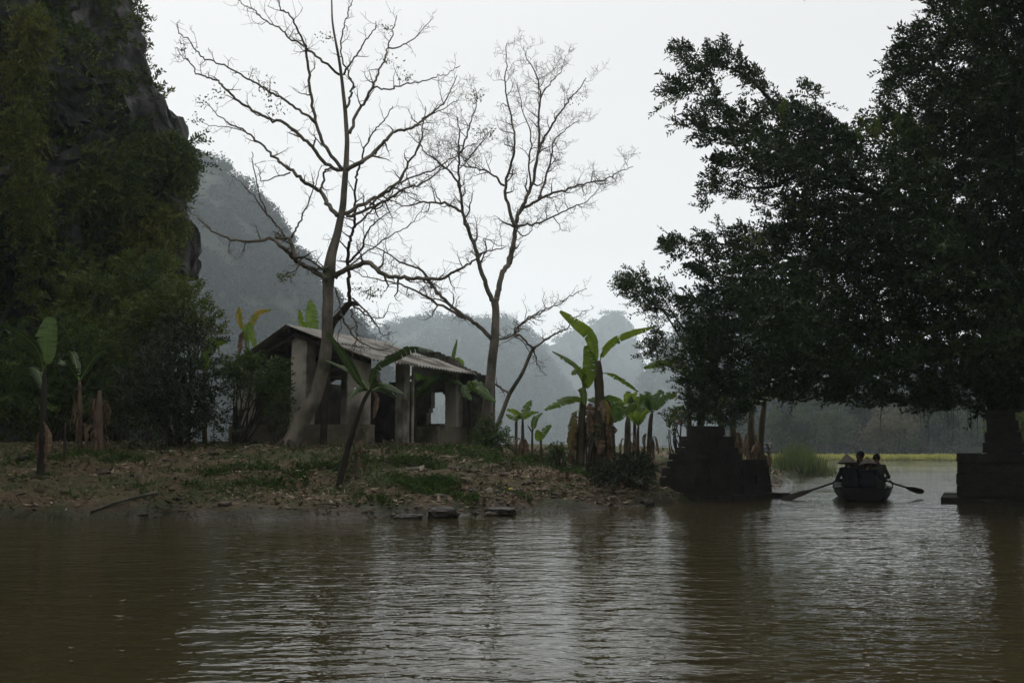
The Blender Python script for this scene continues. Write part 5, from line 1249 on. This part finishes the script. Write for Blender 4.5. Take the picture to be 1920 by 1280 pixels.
for k, (px, Y, h, w_) in enumerate(((1452,128,6.5,2.4),(1490,122,5.0,2.6),(1530,133,8.0,2.8),(1572,124,5.5,2.8),(1612,130,7.5,2.6),(1655,120,5.2,3.4),(1692,119,5.8,3.2),(1730,127,8.0,2.8),(1768,122,6.0,2.6),(1806,130,7.5,3.0),(1470,140,10,3.0),(1550,146,11,3.2),(1640,142,11,3.4),(1745,145,12,3.4))):
    x = WX(px,Y); z = g1(x,Y); o = empty('shore_tree', (x,Y,z), 'hazy tree on the far shore beyond the yellow green strip', 'tree', 'trees on the far shore')
    g = Geo(); g.tube(smooth_line([[x,Y,z-0.1],[x+rng.normal()*0.2,Y,z+h*0.4],[x+rng.normal()*0.4,Y,z+h*0.8]],4), np.linspace(0.22,0.06,9), 6); g.build('trunk', M['dark_bark'], o, smooth=True)
    m = 9; cc = np.array([x,Y,z+h*0.62])+rng.normal(size=(m,3))*np.array([w_*0.42,w_*0.4,h*0.17]); rr = w_*rng.uniform(0.3,0.55,m)
    nl = 110; d = unit(m*nl); pos = np.repeat(cc,nl,0)+d*np.repeat(rr,nl)[:,None]*(rng.random((m*nl,1))**0.35); ax = unit(m*nl)
    g = Geo(); add_leaves(g, pos, ax, norm(np.cross(ax, d+0.4*unit(m*nl))), 0.42*rng.uniform(0.6,1.3,m*nl), 0.26); g.build('crown', M[('hilltree','hillbrown','hillleaf')[(0,2,0,0,2,1,1,0,2,0,2,0,2,0)[k]]], o)

# sign behind the banana trunks
x, Y = WX(1437.5,36.5), 36.5
sg = empty('signboard', (x, Y, g1(x,Y)), 'small blue and white board on posts behind the banana trunks', 'sign')
w, h, zc = 0.19, 0.13, P(1437,834,Y)[2]
Geo().box((x-w,Y-0.015,zc-h),(x+w,Y+0.015,zc+h)).build('board', M['signblue'], sg)
for (u0,u1,v0,v1) in ((-0.93,-0.06,0.1,0.92),(0.04,0.93,0.1,0.92),(-0.86,-0.14,-0.7,-0.12),(0.16,0.8,-0.72,-0.12)):
    Geo().box((x+u0*w,Y-0.021,zc+v0*h),(x+u1*w,Y-0.0155,zc+v1*h)).build('panel', M['signwhite'], sg)
for e in (-0.7,0.7): Geo().tube([[x+e*w,Y+0.04,g1(x,Y)-0.1],[x+e*w,Y+0.04,zc+h]], 0.018, 6).build('post', M['timber'], sg)

# ------------------------------------------------------------------ cliff on the left
prof = np.array([(228,-80),(226,0),(262,50),(273,92),(266,125),(281,165),(300,186),(314,216),(332,226),(338,258),(350,282),(363,312),(361,345),(352,362),(340,376),(346,396),(361,430),(362,480),(360,511),(338,519),(318,502),(304,522),(298,560),(305,640),(308,740),(310,860)], float)
CY = 37.0
pw = np.array([P(a,b_,CY) for a,b_ in prof]); pw = np.vstack([[pw[0,0]-6,CY,58],[pw[0,0]-2.2,CY,30],pw])
tz = np.linspace(0,1,300); cz = np.concatenate([[0],np.cumsum(np.abs(np.diff(pw[:,2]))+0.3*np.abs(np.diff(pw[:,0])))]); cz /= cz[-1]
Xe = np.interp(tz,cz,pw[:,0]); Ze = np.interp(tz,cz,pw[:,2]); Ze[-1] = -1.0
off = np.array([(-45,95),(-20,70),(-7.5,48),(-2.6,41),(0,37),(-1.2,35.2),(-3.2,34.4),(-5.5,33.6),(-8,32.2),(-11,30),(-15,26.5),(-20,21),(-28,12),(-46,-8)], float)
offs = smooth_line(np.c_[off, np.zeros(len(off))], 16)[:,:2]
GX = Xe[:,None]*(0.35+0.65*np.exp(-((offs[:,0])/6.0)**2))[None] + pw[:,0].max()*(0.65-0.65*np.exp(-((offs[:,0])/6.0)**2))[None] + offs[:,0][None]
GY = np.broadcast_to(offs[:,1][None], GX.shape); GZ = np.broadcast_to(Ze[:,None], GX.shape)
cv = np.stack([GX,GY,GZ],-1)
fade = np.clip(np.abs(offs[:,1]-37)/2.5+0.1,0.1,1)[None,:,None]
dsp = np.stack([fbm(cv*0.35+k*31,5) for k in range(3)],-1)*np.array([0.6,0.9,0.25])*fade + np.stack([fbm(cv*np.array([1.9,1.9,1.1])+k*11,3) for k in range(3)],-1)*0.22
rid = 1-np.abs(fbm(cv*np.array([1.1,1.1,0.35])+77,4)); dsp = dsp + np.stack([rid*0.5,-rid*0.8,0*rid],-1)*(0.35+0.65*fade); cv = cv + dsp
nr, nc = cv.shape[:2]; ci = np.arange(nr*nc).reshape(nr,nc)
tag(Geo().add(cv, np.stack([ci[:-1,:-1],ci[1:,:-1],ci[1:,1:],ci[:-1,1:]],-1).reshape(-1,4)).build('cliff', M['rock'], smooth=False), kind='structure', label='steep overhanging limestone cliff on the left')
# greenery on it
def cliff_pts(n):
    u = rng.uniform(0,nr-1.001,n); v = rng.uniform(50,nc-36,n)
    i = u.astype(int); j = v.astype(int)
    return cv[i,j], (cv[np.minimum(i+1,nr-1),j]-cv[i,j]), (cv[i,np.minimum(j+1,nc-1)]-cv[i,j])
g = Geo()
pt, du, dv = cliff_pts(30000)
px = 960+F*pt[:,0]/pt[:,1]*CP; py = 838-F*(pt[:,2]-H)/pt[:,1]
dE = np.interp(py, prof[:,1], prof[:,0]) - px
bare = ((py > 165)&(py < 255)&(dE < 56)) | ((py > 262)&(dE < 8)) | ((py > 365)&(py<480)&(dE < 18)) | ((py > 425)&(py < 540)&(dE < 46))
cl_ = vnoise(pt*0.85)+0.5*vnoise(pt*2.1); k = ~bare & (cl_+rng.uniform(-0.5,0.5,len(pt)) > -0.22) & (pt[:,2] > 1.5); pt = pt[k]; n = len(pt)
nrm_ = norm(np.cross(du[k], dv[k])); nrm_ = nrm_*np.where(nrm_[:,1] > 0, -1, 1)[:,None]
sprays(g, pt, nrm_*0.8+rng.normal(size=(n,3))*0.45+[0,0,0.35], np.clip(0.5+0.8*cl_[k],0.3,1.2)*rng.uniform(0.7,1.2,n), 12, 0.19, 0.085, droop=0.4, stem=1)
tag(g.build('cliff_foliage', [M['cliffleaf'], M['dark_bark']]), kind='stuff', label='dark creepers and scrub covering the cliff face')
def cliff_bush(label, clumps, n, mat, leaf, ln, droop):
    c = np.array([np.append(P(a,b_,Y),[w,h]) for a,b_,Y,w,h in clumps])
    root = empty('cliff_bush', c[0,:3], label, 'bush')
    pk = rng.integers(0,len(c),n); u = unit(n)*(rng.random((n,1))**0.5); b = c[pk][:,:3]+u*np.stack([c[pk][:,3],c[pk][:,3]*0.7,c[pk][:,4]],-1)
    g = Geo(); sprays(g, b, u*0.6+rng.normal(size=b.shape)*0.4+[0.25,-0.3,0.25], ln, 12, leaf, leaf*0.3, droop=droop, stem=1)
    g.build('foliage', [M[mat], M['dark_bark']], root)
    gs = Geo()
    for q in c: gs.tube(smooth_line([c[0,:3]+[0,0.7,-0.4],(c[0,:3]+q[:3])/2,q[:3]],4), np.linspace(0.05,0.015,9), 5)
    gs.build('stems', M['dark_bark'], root, smooth=True)
cliff_bush('drooping bamboo like bush on the cliff face just under the bare rock', [(300,285,35.2,0.9,0.5),(325,300,35.4,0.5,0.6),(312,330,35.2,0.6,0.6),(265,290,35,0.6,0.4)], 620, 'cliffleaf', 0.24, 0.8, 0.7)
cliff_bush('yellow green bush hanging low on the cliff beside the dark overhang', [(285,425,34.5,0.8,0.6),(312,415,35,0.35,0.5),(262,465,34.2,0.9,0.7),(280,505,34,0.7,0.5),(310,560,34,0.35,0.3)], 760, 'bamboo', 0.22, 0.7, 0.6)
cliff_bush('dark bush overhanging at the very top of the cliff edge', [(205,55,37,0.8,0.55),(236,78,37,0.4,0.45),(192,15,37,0.6,0.5),(244,105,37,0.28,0.25)], 620, 'darkshrub', 0.15, 0.6, 0.1)
cliff_bush('mid green bush on the cliff at the height of the drooping bush', [(205,330,34,1.0,0.7),(165,360,33.4,0.9,0.7),(230,390,34,0.9,0.6)], 620, 'cliffleaf', 0.22, 0.7, 0.5)
cliff_bush('olive creeper strip hanging at the far left of the cliff', [(60,60,31.5,0.5,0.9),(45,150,31.5,0.5,1.2),(40,260,31,0.5,1.2),(55,380,31,0.6,1.2)], 560, 'bamboo', 0.2, 0.6, 0.8)

# ------------------------------------------------------------------ hills
def hill(name, label, ridge, Yd, front, ntree, size, nleaf, seed, rough=0.04, power=0.55, back=1.2, leaf=0.7):
    ridge = np.array(ridge, float); n = 130
    c = np.concatenate([[0],np.cumsum(np.linalg.norm(np.diff(ridge,axis=0),axis=1))]); c /= c[-1]; u = np.linspace(0,1,n)
    px, py = np.interp(u,c,ridge[:,0]), np.interp(u,c,ridge[:,1])
    rp = PA(px,py,np.full(n,float(Yd))); rp[:,2] = np.maximum(rp[:,2],0.5)
    v = np.linspace(0,1,46); rows = []
    hmax = rp[:,2].max()
    for t in v:                                # front face, foot to ridge
        z = rp[:,2]*t**1.0; yy = Yd - front*(1-t**(1/power))*(0.35+0.65*rp[:,2]/hmax)
        rows.append(np.stack([rp[:,0]*(1+0*yy), yy, z-1.0*(1-t)], -1))
    for t in (0.25,0.6,1.0):
        rows.append(np.stack([rp[:,0], np.full(n,Yd+front*back*t), rp[:,2]*(1-t)-1.0*t], -1))
    V = np.array(rows); q = V*(9.0/hmax)
    amp = rough*hmax; w = np.concatenate([np.clip(1-np.abs(v-0.55)/0.55,0.12,1), [0.6,0.8,0.4]])[:,None,None]
    V = V + np.stack([fbm(q*0.5+seed+k*7,4) for k in range(3)],-1)*np.array([0.8,1.6,0.35])*amp*w + np.stack([0*q[...,0], -(1-np.abs(vnoise(q*np.array([1.6,0.4,0.35])+seed)))*1.3, 0*q[...,0]],-1)*amp*w
    nr, nc = V.shape[:2]; i = np.arange(nr*nc).reshape(nr,nc)
    tag(Geo().add(V, np.stack([i[:-1,:-1],i[:-1,1:],i[1:,1:],i[1:,:-1]],-1).reshape(-1,4)).build(name, M['hillrock'], smooth=True), kind='structure', label=label)
    # woods on it: many crowns, read as one mass
    a = (rng.random(ntree)**0.9*47).clip(0,46); ia = a.astype(int); fb = rng.uniform(0,nc-1.01,ntree); ib = fb.astype(int); fb = (fb-ib)[:,None]
    base = V[ia,ib]*(1-fb)+V[ia,ib+1]*fb
    keep = vnoise(base*(9.0/hmax)*np.array([1,1,0.6])+seed)+0.5*vnoise(base*(24.0/hmax)+seed) + rng.uniform(-0.35,0.35,ntree) > -0.22; keep |= ia > 43
    base = base[keep]; m = len(base); r = size*rng.uniform(0.5,1.15,m)
    d = unit(m*nleaf); d[:,2] = np.abs(d[:,2])*1.1-0.15
    pos = np.repeat(base,nleaf,0)+d*np.repeat(r,nleaf)[:,None]*(rng.random((m*nleaf,1))**0.3)+UP*np.repeat(r,nleaf)[:,None]*0.3
    ax = unit(m*nleaf); ax = norm(ax-d*(ax*d).sum(1,keepdims=True)); g = Geo(); add_leaves(g, pos, ax, norm(np.cross(ax, d+0.1*unit(m*nleaf))), leaf*rng.uniform(0.6,1.3,m*nleaf), leaf*0.8)
    tag(g.build(name.replace('hill','hill')+'_woods', M['hillleaf']), kind='stuff', label='woods covering the '+label)
hill('near_hill', 'steep hazy karst hill rising behind the shelter', [(150,420),(250,380),(330,332),(368,308),(400,305),(425,320),(433,344),(455,347),(480,372),(505,408),(535,445),(560,474),(590,522),(620,550),(650,590),(690,634),(720,690),(760,770),(800,838)], 370, 115, 4600, 4.2, 74, 3, leaf=1.05)
hill('middle_hill', 'broad pale blue wooded hill behind the bare trees', [(560,740),(620,680),(690,630),(730,614),(755,605),(790,598),(815,594),(850,602),(880,599),(915,604),(945,600),(970,612),(1000,636),(1030,684),(1060,724),(1090,774),(1125,838)], 980, 240, 2800, 7.5, 60, 11, leaf=1.9)
hill('tower_hill', 'faint blue tower shaped karst behind the tall banana pair', [(940,700),(990,660),(1040,645),(1065,632),(1095,614),(1115,607),(1130,592),(1152,587),(1172,593),(1177,612),(1187,642),(1193,692),(1203,732),(1212,790),(1219,838)], 1380, 200, 1600, 8, 44, 23, rough=0.025, leaf=2.6)
hill('gap_hill', 'palest far ridge seen in the gap between two karsts', [(1120,790),(1160,745),(1190,734),(1210,728),(1230,745),(1270,760),(1330,800)], 1640, 160, 300, 9, 26, 29, rough=0.02, leaf=4)
hill('right_hill', 'blue grey hill right of the gap, mostly behind the dark tree', [(1198,838),(1201,770),(1205,722),(1214,692),(1226,664),(1246,642),(1282,602),(1320,553),(1350,538),(1400,560),(1470,600),(1560,640),(1700,655),(1900,650),(2150,640),(2500,700)], 880, 240, 3200, 7.2, 40, 37, leaf=1.9)
hill('shore_hill', 'low wooded slope above the far shore', [(1330,836),(1390,800),(1440,765),(1500,742),(1600,728),(1750,718),(1900,700),(2200,690),(2600,720)], 205, 70, 2600, 2.9, 44, 41, leaf=0.9)

# unseen karst wall behind the viewer, added to block sky light from there
xs_ = np.linspace(-95, 95, 90); zs_ = np.linspace(-1, 1, 40); V = []
for t in np.linspace(0,1,40):
    top = 25+5*np.sin(xs_*0.11)+3*np.sin(xs_*0.31+1)
    yy = -16 - 0.002*xs_**2*0 + np.abs(xs_)**1.5*0.030 - 14*t**2
    V.append(np.stack([xs_*(1+0.1*t), yy, -1+top*np.sqrt(t)], -1))
V = np.array(V); V = V+np.stack([fbm(V*0.12+k*13,4) for k in range(3)],-1)*np.array([1.5,2.5,0.8])
i = np.arange(40*90).reshape(40,90)
tag(Geo().add(V, np.stack([i[:-1,:-1],i[:-1,1:],i[1:,1:],i[1:,:-1]],-1).reshape(-1,4)).build('added_rear_cliff', M['hillrock'], smooth=True), kind='structure', label='added unseen karst wall behind the viewer, blocking sky light')

# ------------------------------------------------------------------ air, light, camera
hz = Geo().box((-1080,-75,-3),(1120,1990,205)).build('haze', bpy.data.materials.new('thin_haze'))
hm = hz.data.materials[0]; hm.use_nodes = True; N = hm.node_tree.nodes; N.clear()
vol = N.new('ShaderNodeVolumePrincipled'); vol.inputs['Density'].default_value = 0.00065; vol.inputs['Color'].default_value = (0.82,0.925,1.0,1); vol.inputs['Anisotropy'].default_value = 0.45
o = N.new('ShaderNodeOutputMaterial'); hm.node_tree.links.new(vol.outputs[0], o.inputs['Volume'])
tag(hz, kind='stuff', label='pale haze between the hills')

SUN_AZ, SUN_EL = R(-36), R(54)           # azimuth from +Y towards +X
sd = Vector((math.sin(SUN_AZ)*math.cos(SUN_EL), math.cos(SUN_AZ)*math.cos(SUN_EL), math.sin(SUN_EL)))
sl = bpy.data.lights.new('sun', 'SUN'); sl.energy = 1.5; sl.angle = R(10); sl.color = (1.0,0.95,0.88)
so = bpy.data.objects.new('sun', sl); so.rotation_euler = (-sd).to_track_quat('-Z','Y').to_euler(); col.objects.link(so)
w = bpy.data.worlds.new('World'); scene.world = w; w.use_nodes = True
N, L = w.node_tree.nodes, w.node_tree.links; N.clear()
sky = N.new('ShaderNodeTexSky'); sky.sky_type = 'NISHITA'; sky.sun_disc = False; sky.sun_elevation = SUN_EL; sky.sun_rotation = SUN_AZ
sky.air_density = 1.0; sky.dust_density = 6.0; sky.ozone_density = 1.0
hs = N.new('ShaderNodeHueSaturation'); hs.inputs['Saturation'].default_value = 0.10
L.new(sky.outputs[0], hs.inputs['Color'])
# overcast veil: the cloud layer evens the sky out
mx = N.new('ShaderNodeMix'); mx.data_type = 'RGBA'; mx.inputs[0].default_value = 0.8
L.new(hs.outputs[0], mx.inputs[6]); mx.inputs[7].default_value = (14.7,14.5,14.3,1)
# thick bright air low over the horizon
tcw = N.new('ShaderNodeTexCoord'); sxw = N.new('ShaderNodeSeparateXYZ'); L.new(tcw.outputs['Generated'], sxw.inputs[0])
rw = ramp(N, [(0.0,(0.98,)*3),(0.10,(0.80,)*3),(0.15,(0.655,)*3),(0.20,(0.555,)*3),(0.285,(0.50,)*3),(0.38,(0.468,)*3),(1.0,(0.47,)*3)])
L.new(sxw.outputs[2], rw.inputs['Fac'])
mw = N.new('ShaderNodeMix'); mw.data_type = 'RGBA'; mw.blend_type = 'MULTIPLY'; mw.inputs[0].default_value = 1
L.new(mx.outputs[2], mw.inputs[6]); L.new(rw.outputs['Color'], mw.inputs[7])
bg = N.new('ShaderNodeBackground'); bg.inputs['Strength'].default_value = 0.15
L.new(mw.outputs[2], bg.inputs['Color'])
o = N.new('ShaderNodeOutputWorld'); L.new(bg.outputs[0], o.inputs['Surface'])

cam = bpy.data.cameras.new('camera'); cam.sensor_width = 36; cam.lens = F/1920*36; cam.clip_start = 0.1; cam.clip_end = 3000
co = bpy.data.objects.new('camera', cam); co.location = (0,0,H); co.rotation_euler = (math.pi/2+PITCH,0,0); col.objects.link(co)
scene.camera = co
vs = scene.view_settings; vs.view_transform = 'Standard'; vs.look = 'None'; vs.exposure = 0.02; vs.gamma = 1.0
cy = scene.cycles
cy.max_bounces = 7; cy.diffuse_bounces = 3; cy.glossy_bounces = 3; cy.transmission_bounces = 3; cy.volume_bounces = 3; cy.transparent_max_bounces = 6
cy.use_denoising = True; cy.caustics_reflective = False; cy.caustics_refractive = False; cy.sample_clamp_indirect = 4.0
